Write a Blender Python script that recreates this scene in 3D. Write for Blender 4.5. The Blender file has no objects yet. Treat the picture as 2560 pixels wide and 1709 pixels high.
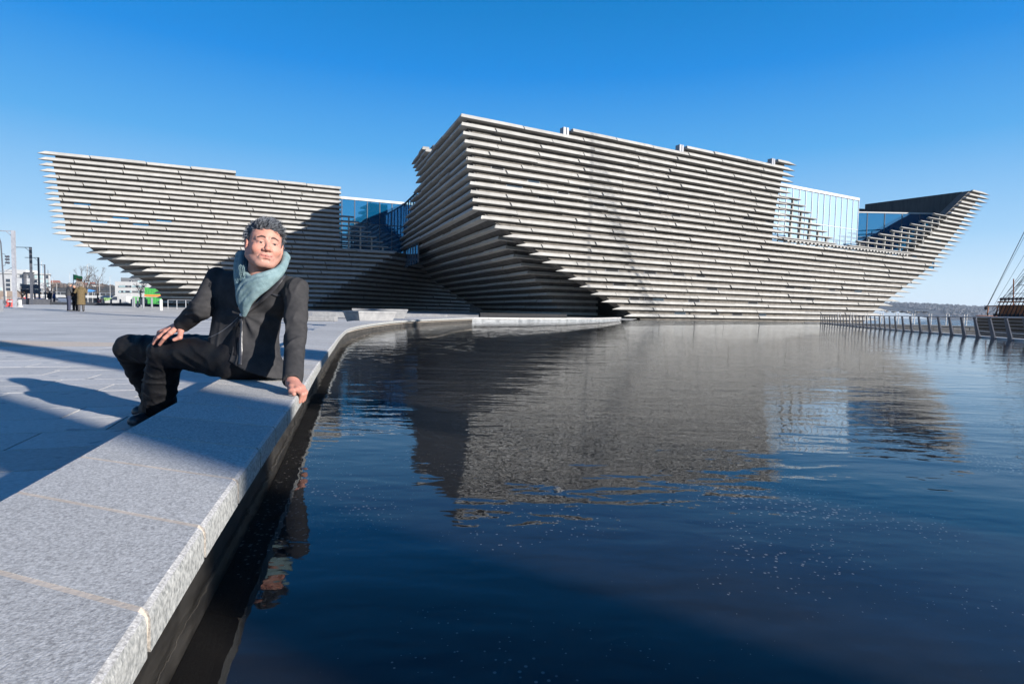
import bpy, bmesh, math, random
import numpy as np
import openvdb
from mathutils import Matrix, Vector
random.seed(7); np.random.seed(7)
SC = bpy.context.scene
COL = SC.collection

# ------------------------------------------------------------------ camera, sky, sun, exposure
CAMP = np.array([0.0, 0.0, 0.83]); FPX = 1428.0
PITCH, ROLL = math.radians(3.19), math.radians(1.15)
_f = np.array([0, math.cos(PITCH), -math.sin(PITCH)]); _u = np.array([0, math.sin(PITCH), math.cos(PITCH)]); _r = np.array([1.0, 0, 0])
RIGHT = _r * math.cos(ROLL) + _u * math.sin(ROLL); UP = -_r * math.sin(ROLL) + _u * math.cos(ROLL); FWD = _f
cd = bpy.data.cameras.new('camera'); cam = bpy.data.objects.new('camera', cd); COL.objects.link(cam)
cd.sensor_width = 36; cd.lens = FPX / 2560 * 36; cd.clip_start = 0.05; cd.clip_end = 12000
M4 = Matrix.Identity(4)
for i in range(3):
    M4[i][0] = RIGHT[i]; M4[i][1] = UP[i]; M4[i][2] = -FWD[i]; M4[i][3] = CAMP[i]
cam.matrix_world = M4
SC.camera = cam
SUN_EL = math.radians(16.5); SUN_AZ = math.radians(124.0)          # azimuth from +Y towards +X
SUNV = Vector((math.sin(SUN_AZ) * math.cos(SUN_EL), math.cos(SUN_AZ) * math.cos(SUN_EL), math.sin(SUN_EL)))
w = bpy.data.worlds.new('World'); SC.world = w; w.use_nodes = True
nt = w.node_tree; bg = nt.nodes['Background']
sky = nt.nodes.new('ShaderNodeTexSky'); sky.sky_type = 'NISHITA'; sky.sun_disc = False
sky.sun_elevation = SUN_EL; sky.sun_rotation = SUN_AZ; sky.air_density = 1.0; sky.dust_density = 0.25; sky.ozone_density = 2.2
# clear winter air: the sky's own colour by elevation, laid over the Nishita sky
tcw = nt.nodes.new('ShaderNodeTexCoord'); sx = nt.nodes.new('ShaderNodeSeparateXYZ'); rmp = nt.nodes.new('ShaderNodeValToRGB'); mxw = nt.nodes.new('ShaderNodeMix'); mxw.data_type = 'RGBA'
nt.links.new(tcw.outputs['Generated'], sx.inputs[0]); nt.links.new(sx.outputs[2], rmp.inputs[0])
SKY = [(0.0, (0.78, 0.90, 1.0)), (0.05, (0.64, 0.83, 0.99)), (0.12, (0.37, 0.65, 0.95)), (0.25, (0.10, 0.42, 0.86)), (0.37, (0.012, 0.27, 0.78)), (0.48, (0.0005, 0.205, 0.60)), (0.6, (0.0005, 0.10, 0.36)), (0.8, (0.0005, 0.06, 0.23)), (1.0, (0.0005, 0.045, 0.18))]
while len(rmp.color_ramp.elements) < len(SKY): rmp.color_ramp.elements.new(0.5)
for e_, (p_, c_) in zip(rmp.color_ramp.elements, SKY): e_.position = p_; e_.color = (*[v * 0.50 for v in c_], 1)
sc_ = nt.nodes.new('ShaderNodeVectorMath'); sc_.operation = 'SCALE'; sc_.inputs['Scale'].default_value = 1 / 0.15; nt.links.new(rmp.outputs[0], sc_.inputs[0])
mxw.inputs[0].default_value = 0.985; nt.links.new(sky.outputs[0], mxw.inputs[6]); nt.links.new(sc_.outputs[0], mxw.inputs[7]); nt.links.new(mxw.outputs[2], bg.inputs[0]); bg.inputs[1].default_value = 0.15
sl = bpy.data.lights.new('sun', 'SUN'); sl.energy = 5.0; sl.angle = math.radians(0.53); sl.color = (1.0, 0.945, 0.88)
so = bpy.data.objects.new('sun', sl); COL.objects.link(so); so.location = (60, -30, 60)
so.rotation_euler = SUNV.to_track_quat('Z', 'Y').to_euler()
SC.view_settings.view_transform = 'Standard'; SC.view_settings.look = 'None'
SC.view_settings.exposure = 1.0; SC.view_settings.gamma = 1; SC.view_settings.use_curve_mapping = False
SC.render.engine = 'CYCLES'; SC.cycles.max_bounces = 7; SC.cycles.transparent_max_bounces = 12
SC.cycles.caustics_reflective = False; SC.cycles.caustics_refractive = False

# ------------------------------------------------------------------ measuring helpers: a sight line met with a distance or a level
def ray(px, py): return RIGHT * ((px - 1280) / FPX) + UP * ((854.5 - py) / FPX) + FWD
def at(px, py, Y):
    d = ray(px, py); return CAMP + d * (Y / d[1])
def atz(px, py, z):
    d = ray(px, py); return CAMP + d * ((z - CAMP[2]) / d[2])
def interp(x, xs, ys): return float(np.interp(x, xs, ys))
def onwall(px, py, P0, D):
    d = ray(px, py); A = np.array([[d[0], -D[0]], [d[1], -D[1]]]); s, t = np.linalg.solve(A, [P0[0], P0[1]]); return t

# ------------------------------------------------------------------ materials
def mat(name, color=(0.5, 0.5, 0.5), rough=0.6, metal=0.0, spec=0.5):
    m = bpy.data.materials.new(name); m.use_nodes = True
    b = m.node_tree.nodes['Principled BSDF']
    b.inputs['Base Color'].default_value = (*color, 1); b.inputs['Roughness'].default_value = rough
    b.inputs['Metallic'].default_value = metal; b.inputs['Specular IOR Level'].default_value = spec
    return m
def N(m, t, **kw):
    n = m.node_tree.nodes.new(t)
    for k, v in kw.items():
        if k.startswith('_'): setattr(n, k[1:], v)
        else: n.inputs[k.replace('__', ' ')].default_value = v
    return n
def L(m, a, b): m.node_tree.links.new(a, b)
def vary(m, c1, c2, scale=8, detail=6, bump=0.0, bscale=None, stretch=None, rough=0.6, coord='Object', lo=0.35, hi=0.65, spots=None, dist=0.01, objvar=0.0):
    """noise mottling between two base colours + fine relief"""
    b = m.node_tree.nodes['Principled BSDF']
    tc = N(m, 'ShaderNodeTexCoord'); src = tc.outputs[coord] if coord != 'Geo' else N(m, 'ShaderNodeNewGeometry').outputs['Position']
    mp = N(m, 'ShaderNodeMapping'); L(m, src, mp.inputs[0])
    if stretch: mp.inputs['Scale'].default_value = stretch
    nz = N(m, 'ShaderNodeTexNoise', Scale=scale, Detail=detail, Roughness=0.62); L(m, mp.outputs[0], nz.inputs['Vector'])
    cr = N(m, 'ShaderNodeValToRGB'); cr.color_ramp.elements[0].position = lo; cr.color_ramp.elements[1].position = hi
    cr.color_ramp.elements[0].color = (*c1, 1); cr.color_ramp.elements[1].color = (*c2, 1); L(m, nz.outputs[0], cr.inputs[0])
    out = cr.outputs[0]
    if spots:
        sc, thr, colr = spots
        n2 = N(m, 'ShaderNodeTexNoise', Scale=sc, Detail=2, Roughness=0.5); L(m, src, n2.inputs['Vector'])
        r2 = N(m, 'ShaderNodeValToRGB'); r2.color_ramp.elements[0].position = thr; r2.color_ramp.elements[1].position = thr + 0.05
        L(m, n2.outputs[0], r2.inputs[0])
        mx = N(m, 'ShaderNodeMix', _data_type='RGBA'); L(m, r2.outputs[0], mx.inputs[0]); L(m, out, mx.inputs[6]); mx.inputs[7].default_value = (*colr, 1)
        out = mx.outputs[2]
    if objvar:
        oi = N(m, 'ShaderNodeObjectInfo'); mr = N(m, 'ShaderNodeMapRange'); L(m, oi.outputs['Random'], mr.inputs[0])
        mr.inputs[3].default_value = 1 - objvar; mr.inputs[4].default_value = 1 + objvar * 0.6
        mu = N(m, 'ShaderNodeMix', _data_type='RGBA', _blend_type='MULTIPLY'); mu.inputs[0].default_value = 1
        L(m, out, mu.inputs[6]); L(m, mr.outputs[0], mu.inputs[7]); out = mu.outputs[2]
    L(m, out, b.inputs['Base Color']); b.inputs['Roughness'].default_value = rough
    if bump:
        n3 = N(m, 'ShaderNodeTexNoise', Scale=bscale or scale * 4, Detail=4); L(m, mp.outputs[0], n3.inputs['Vector'])
        bp = N(m, 'ShaderNodeBump', Strength=bump, Distance=dist); L(m, n3.outputs[0], bp.inputs['Height']); L(m, bp.outputs[0], b.inputs['Normal'])
    return m
def V(name, c1, c2, **kw):
    sp = kw.pop('spec', 0.3); me = kw.pop('metal', 0.0)
    return vary(mat(name, c1, spec=sp, metal=me), c1, c2, **kw)
blade_mat = V('cast stone', (0.28, 0.275, 0.26), (0.35, 0.343, 0.325), scale=1.3, bump=0.1, bscale=40, rough=0.85, coord='Geo', objvar=0.10, dist=0.004)
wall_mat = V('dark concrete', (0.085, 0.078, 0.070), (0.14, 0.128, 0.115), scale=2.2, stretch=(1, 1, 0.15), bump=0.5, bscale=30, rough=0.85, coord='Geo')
granite = V('speckled granite', (0.29, 0.282, 0.27), (0.66, 0.645, 0.615), scale=210, detail=4, bump=0.3, bscale=300, rough=0.75, coord='Geo', lo=0.34, hi=0.66, spots=(300, 0.68, (0.66, 0.66, 0.66)), dist=0.003, objvar=0.12)
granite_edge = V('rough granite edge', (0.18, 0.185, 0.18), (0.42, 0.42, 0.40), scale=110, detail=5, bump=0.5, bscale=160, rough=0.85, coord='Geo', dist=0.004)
plinth_mat = V('grey cast concrete', (0.20, 0.20, 0.205), (0.27, 0.27, 0.27), scale=6, bump=0.3, bscale=40, rough=0.8, coord='Geo')
slab_mat = V('paving granite', (0.42, 0.41, 0.395), (0.56, 0.545, 0.525), scale=60, detail=8, bump=0.25, bscale=160, rough=0.6, coord='Geo', objvar=0.16, dist=0.003, spots=(7, 0.66, (0.26, 0.27, 0.28)))
mortar = V('pale mortar', (0.46, 0.39, 0.32), (0.60, 0.52, 0.44), scale=30, bump=0.15, rough=0.95, coord='Geo')
joint_dark = V('dark joint', (0.06, 0.06, 0.065), (0.1, 0.1, 0.1), scale=20, rough=0.9, coord='Geo')
basin_mat = V('pool basin', (0.006, 0.007, 0.009), (0.018, 0.018, 0.02), scale=5, rough=0.8, coord='Geo')
steel = V('brushed steel', (0.42, 0.43, 0.45), (0.55, 0.56, 0.58), scale=20, rough=0.35, coord='Geo', metal=0.6)
grey_paint = V('grey paint', (0.16, 0.17, 0.19), (0.2, 0.21, 0.23), scale=6, rough=0.5, coord='Geo')
pole_mat = V('dark pole paint', (0.06, 0.065, 0.08), (0.09, 0.095, 0.11), scale=6, rough=0.45, coord='Geo')
pole_light = V('galvanised pole', (0.22, 0.23, 0.26), (0.3, 0.31, 0.34), scale=6, rough=0.45, coord='Geo')
white_mat = V('white paint', (0.42, 0.42, 0.41), (0.5, 0.5, 0.49), scale=4, rough=0.5, coord='Geo')
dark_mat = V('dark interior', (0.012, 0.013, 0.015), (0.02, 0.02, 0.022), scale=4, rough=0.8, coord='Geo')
win_mat = mat('window glass', (0.02, 0.03, 0.04), 0.05, spec=0.9)
green_mat = V('green board', (0.06, 0.30, 0.07), (0.09, 0.38, 0.10), scale=3, rough=0.6, coord='Geo')
orange_mat = V('orange board', (0.70, 0.20, 0.06), (0.78, 0.26, 0.08), scale=3, rough=0.6, coord='Geo')
red_mat = V('red plastic', (0.62, 0.06, 0.05), (0.7, 0.09, 0.07), scale=3, rough=0.5, coord='Geo')
blue_mat = V('blue canvas', (0.05, 0.20, 0.50), (0.08, 0.26, 0.58), scale=3, rough=0.6, coord='Geo')

def glass(name, dark, tint, k):
    m = mat(name, dark, 0.03); nt = m.node_tree; b = nt.nodes['Principled BSDF']; o = nt.nodes['Material Output']
    g = N(m, 'ShaderNodeBsdfGlossy', Roughness=0.015); g.inputs[0].default_value = (*tint, 1)
    mx = N(m, 'ShaderNodeMixShader'); lw = N(m, 'ShaderNodeLayerWeight', Blend=0.35)
    mr = N(m, 'ShaderNodeMapRange'); L(m, lw.outputs['Fresnel'], mr.inputs[0]); mr.inputs[3].default_value = k; mr.inputs[4].default_value = 1
    nz = N(m, 'ShaderNodeTexNoise', Scale=0.6, Detail=1); bp = N(m, 'ShaderNodeBump', Strength=0.06, Distance=0.3); L(m, nz.outputs[0], bp.inputs['Height']); L(m, bp.outputs[0], g.inputs['Normal'])
    L(m, mr.outputs[0], mx.inputs[0]); L(m, b.outputs[0], mx.inputs[1]); L(m, g.outputs[0], mx.inputs[2]); L(m, mx.outputs[0], o.inputs[0])
    return m
glass_blue = glass('blue curtain glass', (0.003, 0.07, 0.16), (0.30, 0.66, 0.92), 0.30)
glass_pale = glass('pale curtain glass', (0.42, 0.55, 0.66), (0.9, 0.97, 1.0), 0.45)

# ------------------------------------------------------------------ object helpers
def tag(o, label=None, cat=None, group=None, kind=None):
    if label: o['label'] = label
    if cat: o['category'] = cat
    if group: o['group'] = group
    if kind: o['kind'] = kind
    return o
def empty(name, loc=(0, 0, 0), label=None, cat=None, group=None):
    o = bpy.data.objects.new(name, None); COL.objects.link(o); o.location = loc
    return tag(o, label, cat, group)
def link(name, me, m=None, parent=None, mats=None):
    o = bpy.data.objects.new(name, me); COL.objects.link(o)
    if me is not None and len(me.materials) == 0:
        for x in (mats or [m]): me.materials.append(x)
    if parent is not None:
        o.parent = parent
        if parent.type == 'EMPTY': o.matrix_parent_inverse = Matrix.Translation(-Vector(parent.location))
    return o
class MB:
    def __init__(s): s.v = []; s.f = []; s.mi = []; s.cur = 0
    def add(s, vs, fs):
        n = len(s.v); s.v += [tuple(float(c) for c in p) for p in vs]; s.f += [tuple(i + n for i in f) for f in fs]; s.mi += [s.cur] * len(fs); return s
    def box(s, c, size, rz=0.0, taper=1.0):
        x, y, z = [q / 2 for q in size]; ca, sa = math.cos(rz), math.sin(rz); vs = []
        for dz in (-z, z):
            k = taper if dz > 0 else 1.0
            for dx, dy in ((-x, -y), (x, -y), (x, y), (-x, y)):
                dx *= k; dy *= k; vs.append((c[0] + dx * ca - dy * sa, c[1] + dx * sa + dy * ca, c[2] + dz))
        return s.add(vs, [(0, 3, 2, 1), (4, 5, 6, 7), (0, 1, 5, 4), (1, 2, 6, 5), (2, 3, 7, 6), (3, 0, 4, 7)])
    def tube(s, pts, r, n=8, cap=True):
        pts = [np.array(p, float) for p in pts]; rs = r if hasattr(r, '__len__') else [r] * len(pts); rings = []
        for i, p in enumerate(pts):
            d = pts[min(i + 1, len(pts) - 1)] - pts[max(i - 1, 0)]; d = d / (np.linalg.norm(d) + 1e-9)
            a = np.cross(d, [0, 0, 1]) if abs(d[2]) < 0.95 else np.cross(d, [1, 0, 0]); a /= np.linalg.norm(a); b = np.cross(d, a)
            rings.append([p + rs[i] * (a * math.cos(2 * math.pi * k / n) + b * math.sin(2 * math.pi * k / n)) for k in range(n)])
        vs = [q for rg in rings for q in rg]; fs = []
        for i in range(len(pts) - 1):
            for k in range(n): fs.append((i * n + k, i * n + (k + 1) % n, (i + 1) * n + (k + 1) % n, (i + 1) * n + k))
        if cap: fs.append(tuple(range(n))[::-1]); fs.append(tuple((len(pts) - 1) * n + k for k in range(n)))
        return s.add(vs, fs)
    def lathe(s, c, prof, n=12):
        vs = [(c[0] + r * math.cos(2 * math.pi * k / n), c[1] + r * math.sin(2 * math.pi * k / n), c[2] + z) for r, z in prof for k in range(n)]; fs = []
        for i in range(len(prof) - 1):
            for k in range(n): fs.append((i * n + k, i * n + (k + 1) % n, (i + 1) * n + (k + 1) % n, (i + 1) * n + k))
        fs.append(tuple(range(n))[::-1]); fs.append(tuple((len(prof) - 1) * n + k for k in range(n)))
        return s.add(vs, fs)
    def prism(s, poly, z0, z1):
        n = len(poly); vs = [(p[0], p[1], z0) for p in poly] + [(p[0], p[1], z1) for p in poly]
        return s.add(vs, [tuple(range(n))[::-1], tuple(range(n, 2 * n))] + [(i, (i + 1) % n, n + (i + 1) % n, n + i) for i in range(n)])
    def loft(s, rings):                                            # rings: list of equal-length rings of 3D points
        n = len(rings[0]); vs = [p for r in rings for p in r]; fs = [tuple(range(n))]
        for i in range(len(rings) - 1):
            for k in range(n): fs.append((i * n + k, i * n + (k + 1) % n, (i + 1) * n + (k + 1) % n, (i + 1) * n + k))
        fs.append(tuple((len(rings) - 1) * n + k for k in range(n))[::-1]); return s.add(vs, fs)
    def mesh(s, name='mesh', fix=True, smooth=False):
        me = bpy.data.meshes.new(name); me.from_pydata(s.v, [], s.f); me.polygons.foreach_set('material_index', s.mi)
        if fix:
            bm = bmesh.new(); bm.from_mesh(me); bmesh.ops.recalc_face_normals(bm, faces=bm.faces); bm.to_mesh(me); bm.free()
        if smooth: me.polygons.foreach_set('use_smooth', [True] * len(me.polygons))
        me.update(); return me
    def build(s, name, m, parent=None, bevel=0.0, smooth=False, mats=None):
        o = link(name, s.mesh(name, smooth=smooth), m, parent, mats)
        if bevel:
            b = o.modifiers.new('bevel', 'BEVEL'); b.width = bevel; b.segments = 2; b.limit_method = 'ANGLE'
        return o

# ------------------------------------------------------------------ the setting: ground, plaza, pool, river, hills
PZ = 0.12
def plaza_z(Y): return interp(Y, [0, 30, 58, 80], [PZ, PZ, 0.42, 0.42])
# far ground sheet (land to the left and behind)
g = MB(); g.add([(-4000, -60, 0.0), (6, -60, 0.0), (6, 140, 0.0), (60, 400, 0.0), (-100, 6000, 0.0), (-4000, 6000, 0.0)], [(0, 1, 2, 3, 4, 5)])
tag(g.build('ground', V('ground grit', (0.16, 0.16, 0.155), (0.24, 0.235, 0.225), scale=0.3, rough=0.9, coord='Geo')), kind='structure')

def catmull(P, per):
    P = np.array(P, float); out = []
    for i in range(len(P) - 1):
        p0, p1, p2, p3 = P[max(i - 1, 0)], P[i], P[i + 1], P[min(i + 2, len(P) - 1)]
        for t in np.linspace(0, 1, per, endpoint=False): out.append(0.5 * ((2 * p1) + (-p0 + p2) * t + (2 * p0 - 5 * p1 + 4 * p2 - p3) * t * t + (-p0 + 3 * p1 - 3 * p2 + p3) * t**3))
    out.append(P[-1]); return np.array(out)
def resample(P, step):
    P = np.array(P); s = np.r_[0, np.cumsum(np.hypot(*np.diff(P, axis=0).T))]; q = np.linspace(0, s[-1], int(s[-1] / step) + 1)
    return np.c_[np.interp(q, s, P[:, 0]), np.interp(q, s, P[:, 1])]
ZB, TH = 0.45, 0.055
_r = [atz(x, y, ZB)[:2] for x, y in [(254, 1705), (418, 1451), (534, 1282), (608, 1181), (656, 1113), (700, 1053), (749, 987), (779, 938), (797, 909), (819.5, 879), (838, 855), (853, 836), (873, 821), (907, 812.5), (953, 806), (1022, 800), (1114, 796.3), (1187, 794)]]
_l = [atz(x, y, ZB)[:2] for x, y in [(0, 1250), (219, 1130), (331, 1065), (437, 1007), (534, 954), (650, 893), (761, 835), (801, 817), (838, 807.6), (900, 799.5), (960, 795), (1022, 792.0)]] + [np.array([-3.4, 27.4]), np.array([-2.6, 29.5])]
_r = [_r[0] + (_r[0] - _r[1]) * k for k in (9, 6, 3)] + _r; _l = [_l[0] + (_l[0] - _l[2]) * k for k in (4, 2)] + _l
def smooth(P, n):
    P = P.copy()
    for _ in range(n): P[1:-1] = 0.25 * P[:-2] + 0.5 * P[1:-1] + 0.25 * P[2:]
    return P
RD = smooth(resample(catmull(_r, 12), 0.05), 60); LD = smooth(resample(catmull(_l, 12), 0.05), 60)
def left_of(i):
    i0, i1 = max(i - 2, 0), min(i + 2, len(RD) - 1); d = RD[i1] - RD[i0]; d /= np.linalg.norm(d); v = LD - RD[i]
    n_ = np.array([-d[1], d[0]]); sk = .66 * np.clip(1 - (i / len(RD) - .55) / .4, 0, 1); c = np.abs(v @ d - sk * (v @ n_)) + (np.linalg.norm(v, axis=1) > 3.2) * 50; return LD[int(np.argmin(c))]
LM = smooth(np.array([left_of(i) for i in range(len(RD))]), 8)
def edges(u):
    x = np.arange(len(RD)); f = lambda A: np.c_[np.interp(u, x, A[:, 0]), np.interp(u, x, A[:, 1])]
    return f(RD), f(LM)
UMAX = len(RD) - 1.0
RE, LE = edges(np.linspace(0, UMAX, 200))
BL = [tuple(p) for p in LD if p[1] > -2.5][::8]

WZ = 0.26                                                          # water level of the pool
POOLR = [(2.0, -60.0), (8.5, -2.0), (11.2, 7.0), (14.0, 15.6), (17.3, 25.8), (25.2, 46.5), (26.4, 51.5)]
FARW = [(-2.2, 27.0), (0.35, 29.8), (3.2, 33.0), (6.0, 38.0), (8.0, 43.6)]     # top edge of the far kerb
# plaza sheet under the slabs (joint colour) and the paved field beyond them
pl = MB(); ys = [-12] + list(range(-4, 30, 2)) + list(range(30, 84, 4))
rows = []
for y in ys:
    xr = interp(y, [-12] + [p[1] for p in BL] + [60], [-0.2] + [p[0] + 0.02 for p in BL] + [-3.2]) if y < 29.5 else interp(y, [29.5, 33, 38, 44, 50, 56], [1.0, 4.2, 7.0, 9.4, 11, 12])
    rows.append((y, xr))
vs = []; 
for y, xr in rows: vs += [(-90, y, plaza_z(y)), (xr, y, plaza_z(y))]
pl.add(vs, [(2 * i, 2 * i + 1, 2 * i + 3, 2 * i + 2) for i in range(len(rows) - 1)])
# paved material: rows of slabs laid along (0.944,0.33)
def paving(name, c1, c2, cm):
    m = mat(name, c1, 0.6, spec=0.35); b = m.node_tree.nodes['Principled BSDF']
    geo = N(m, 'ShaderNodeNewGeometry'); mp = N(m, 'ShaderNodeMapping'); mp.inputs['Rotation'].default_value = (0, 0, -math.radians(19.3)); L(m, geo.outputs['Position'], mp.inputs[0])
    br = N(m, 'ShaderNodeTexBrick', Scale=1.0); br.offset = 0.43; br.inputs['Color1'].default_value = (*c1, 1); br.inputs['Color2'].default_value = (*c2, 1); br.inputs['Mortar'].default_value = (*cm, 1)
    br.inputs['Mortar Size'].default_value = 0.006; br.inputs['Brick Width'].default_value = 0.9; br.inputs['Row Height'].default_value = 0.4; L(m, mp.outputs[0], br.inputs['Vector'])
    nz = N(m, 'ShaderNodeTexNoise', Scale=0.35, Detail=5); L(m, geo.outputs['Position'], nz.inputs['Vector'])
    mr = N(m, 'ShaderNodeMapRange'); L(m, nz.outputs[0], mr.inputs[0]); mr.inputs[1].default_value = 0.3; mr.inputs[2].default_value = 0.7; mr.inputs[3].default_value = 0.82; mr.inputs[4].default_value = 1.12
    mu = N(m, 'ShaderNodeMix', _data_type='RGBA', _blend_type='MULTIPLY'); mu.inputs[0].default_value = 1; L(m, br.outputs[0], mu.inputs[6]); L(m, mr.outputs[0], mu.inputs[7])
    L(m, mu.outputs[2], b.inputs['Base Color'])
    n2 = N(m, 'ShaderNodeTexNoise', Scale=60, Detail=4); L(m, geo.outputs['Position'], n2.inputs['Vector']); bp = N(m, 'ShaderNodeBump', Strength=0.2, Distance=0.004); L(m, n2.outputs[0], bp.inputs['Height']); L(m, bp.outputs[0], b.inputs['Normal'])
    return m
pave_mat = paving('granite paving', (0.44, 0.435, 0.42), (0.55, 0.54, 0.52), (0.70, 0.67, 0.62))
plaza = tag(pl.build('plaza', pave_mat), kind='structure')
# near slabs, one by one
U = np.array([0.944, 0.33]); Vv = np.array([-0.33, 0.944])
slabs = []
def edge_x(y): return interp(y, [p[1] for p in BL], [p[0] for p in BL])
for r in range(-3, 26):
    x = -9.0 + random.uniform(0, 0.9)
    while x < 6:
        ln = random.choice([0.6, 0.75, 0.9, 1.05, 0.9]); a, b = x, x + ln; x = b
        c = U * ((a + b) / 2) + Vv * (r * 0.4 + 0.2)
        if not (0.6 < c[1] < 9.2): continue
        corners = [U * s + Vv * t for s, t in ((a, r * 0.4), (b, r * 0.4), (b, r * 0.4 + 0.4), (a, r * 0.4 + 0.4))]
        q = c[0] / max(c[1], 0.3)
        if q < -1.25 or c[0] > edge_x(c[1]) - 0.12 + ln * 0.5: continue
        slabs.append((a, b, r, corners, c))
def clip_poly(poly, f):
    out = []
    for i in range(len(poly)):
        p, q = poly[i], poly[(i + 1) % len(poly)]; fp, fq = f(p), f(q)
        if fp <= 0: out.append(p)
        if fp * fq < 0: out.append(p + (q - p) * (fp / (fp - fq)))
    return out
slabs.sort(key=lambda s: np.hypot(*s[4])); n_sl = 0
for a, b, r, corners, c in slabs:
    if n_sl >= 290: break
    g_ = 0.005
    ins = [U * s + Vv * t for s, t in ((a + g_, r * 0.4 + g_), (b - g_, r * 0.4 + g_), (b - g_, r * 0.4 + 0.4 - g_), (a + g_, r * 0.4 + 0.4 - g_))]
    y0 = c[1]; ex, dx = edge_x(y0), (edge_x(y0 + 0.3) - edge_x(y0 - 0.3)) / 0.6
    ins = clip_poly(ins, lambda p: p[0] - (ex - 0.135 + dx * (p[1] - y0)))
    if len(ins) < 3: continue
    area = abs(sum(ins[i][0] * ins[(i + 1) % len(ins)][1] - ins[(i + 1) % len(ins)][0] * ins[i][1] for i in range(len(ins)))) / 2
    if area < 0.01: continue
    mb = MB(); top = PZ + 0.022 + random.uniform(-0.0008, 0.0008); mb.prism(ins, PZ - 0.02, top)
    mb.build('paving_slab', slab_mat, plaza); n_sl += 1
# mortar bed in the slab field, 8 mm below the slab tops
bed = MB(); bp_ = [(-9.5, 0.2), (edge_x(0.2) + 0.0, 0.2)] + [(p[0] + 0.0, p[1]) for p in BL if 0.3 < p[1] < 9.8] + [(edge_x(9.8), 9.8), (-13.0, 9.8)]
bed.prism(bp_, PZ + 0.002, PZ + 0.016); bed.build('mortar_bed', mortar, plaza)
gut = MB()                                                          # dark slot drain + border kerb along the seat wall
gl = [(x - 0.13, y) for x, y in LE if 0.1 < y < 9.5]; gr = [(x - 0.112, y) for x, y in LE if 0.1 < y < 9.5]
vs = []
for p, q in zip(gl, gr): vs += [(p[0], p[1], PZ + 0.024), (q[0], q[1], PZ + 0.024)]
gut.add(vs, [(2 * i, 2 * i + 1, 2 * i + 3, 2 * i + 2) for i in range(len(gl) - 1)]); gut.build('slot_drain', joint_dark, plaza)
kb = MB(); vs = []
gr2 = [(x - 0.001, y) for x, y in LE if 0.1 < y < 9.5]
for p, q in zip(gr, gr2): vs += [(p[0], p[1], PZ + 0.027), (q[0], q[1], PZ + 0.027)]
kb.add(vs, [(2 * i, 2 * i + 1, 2 * i + 3, 2 * i + 2) for i in range(len(gr) - 1)]); kb.build('border_kerb', slab_mat, plaza)

# ---- pool basin, water
basin = MB(); inner = [(x - 0.10, y) for x, y in RE]
bpoly = [(0.0, -60.0)] + inner + [(p[0], p[1]) for p in FARW[1:]] + [(8.2, 60.0), (26.4, 60.0)] + [(p[0] + 0.3, p[1]) for p in POOLR[::-1]]
n = len(bpoly); basin.add([(x, y, WZ - 0.16) for x, y in bpoly], [tuple(range(n))]); 
def basin_material():
    m = mat('black pool floor', (0.012, 0.013, 0.016), 0.8); b = m.node_tree.nodes['Principled BSDF']
    geo = N(m, 'ShaderNodeNewGeometry')
    n1 = N(m, 'ShaderNodeTexNoise', Scale=2.2, Detail=6, Roughness=0.7); L(m, geo.outputs['Position'], n1.inputs['Vector'])
    r1 = N(m, 'ShaderNodeValToRGB'); r1.color_ramp.elements[0].position = 0.42; r1.color_ramp.elements[1].position = 0.75
    r1.color_ramp.elements[0].color = (0.0015, 0.0017, 0.003, 1); r1.color_ramp.elements[1].color = (0.020, 0.016, 0.013, 1); L(m, n1.outputs[0], r1.inputs[0])
    vo = N(m, 'ShaderNodeTexVoronoi', Scale=46.0); L(m, geo.outputs['Position'], vo.inputs['Vector'])
    n2 = N(m, 'ShaderNodeTexNoise', Scale=1.4, Detail=4); L(m, geo.outputs['Position'], n2.inputs['Vector'])
    mr = N(m, 'ShaderNodeMapRange'); L(m, n2.outputs[0], mr.inputs[0]); mr.inputs[1].default_value = 0.42; mr.inputs[2].default_value = 0.68; mr.inputs[3].default_value = 0.0; mr.inputs[4].default_value = 0.30
    lt = N(m, 'ShaderNodeMath', _operation='LESS_THAN'); L(m, vo.outputs['Distance'], lt.inputs[0]); L(m, mr.outputs[0], lt.inputs[1])
    mx = N(m, 'ShaderNodeMix', _data_type='RGBA'); L(m, lt.outputs[0], mx.inputs[0]); L(m, r1.outputs[0], mx.inputs[6]); mx.inputs[7].default_value = (0.34, 0.31, 0.28, 1)
    L(m, mx.outputs[2], b.inputs['Base Color']); return m
tag(basin.build('pool_floor', basin_material()), kind='structure')
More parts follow.
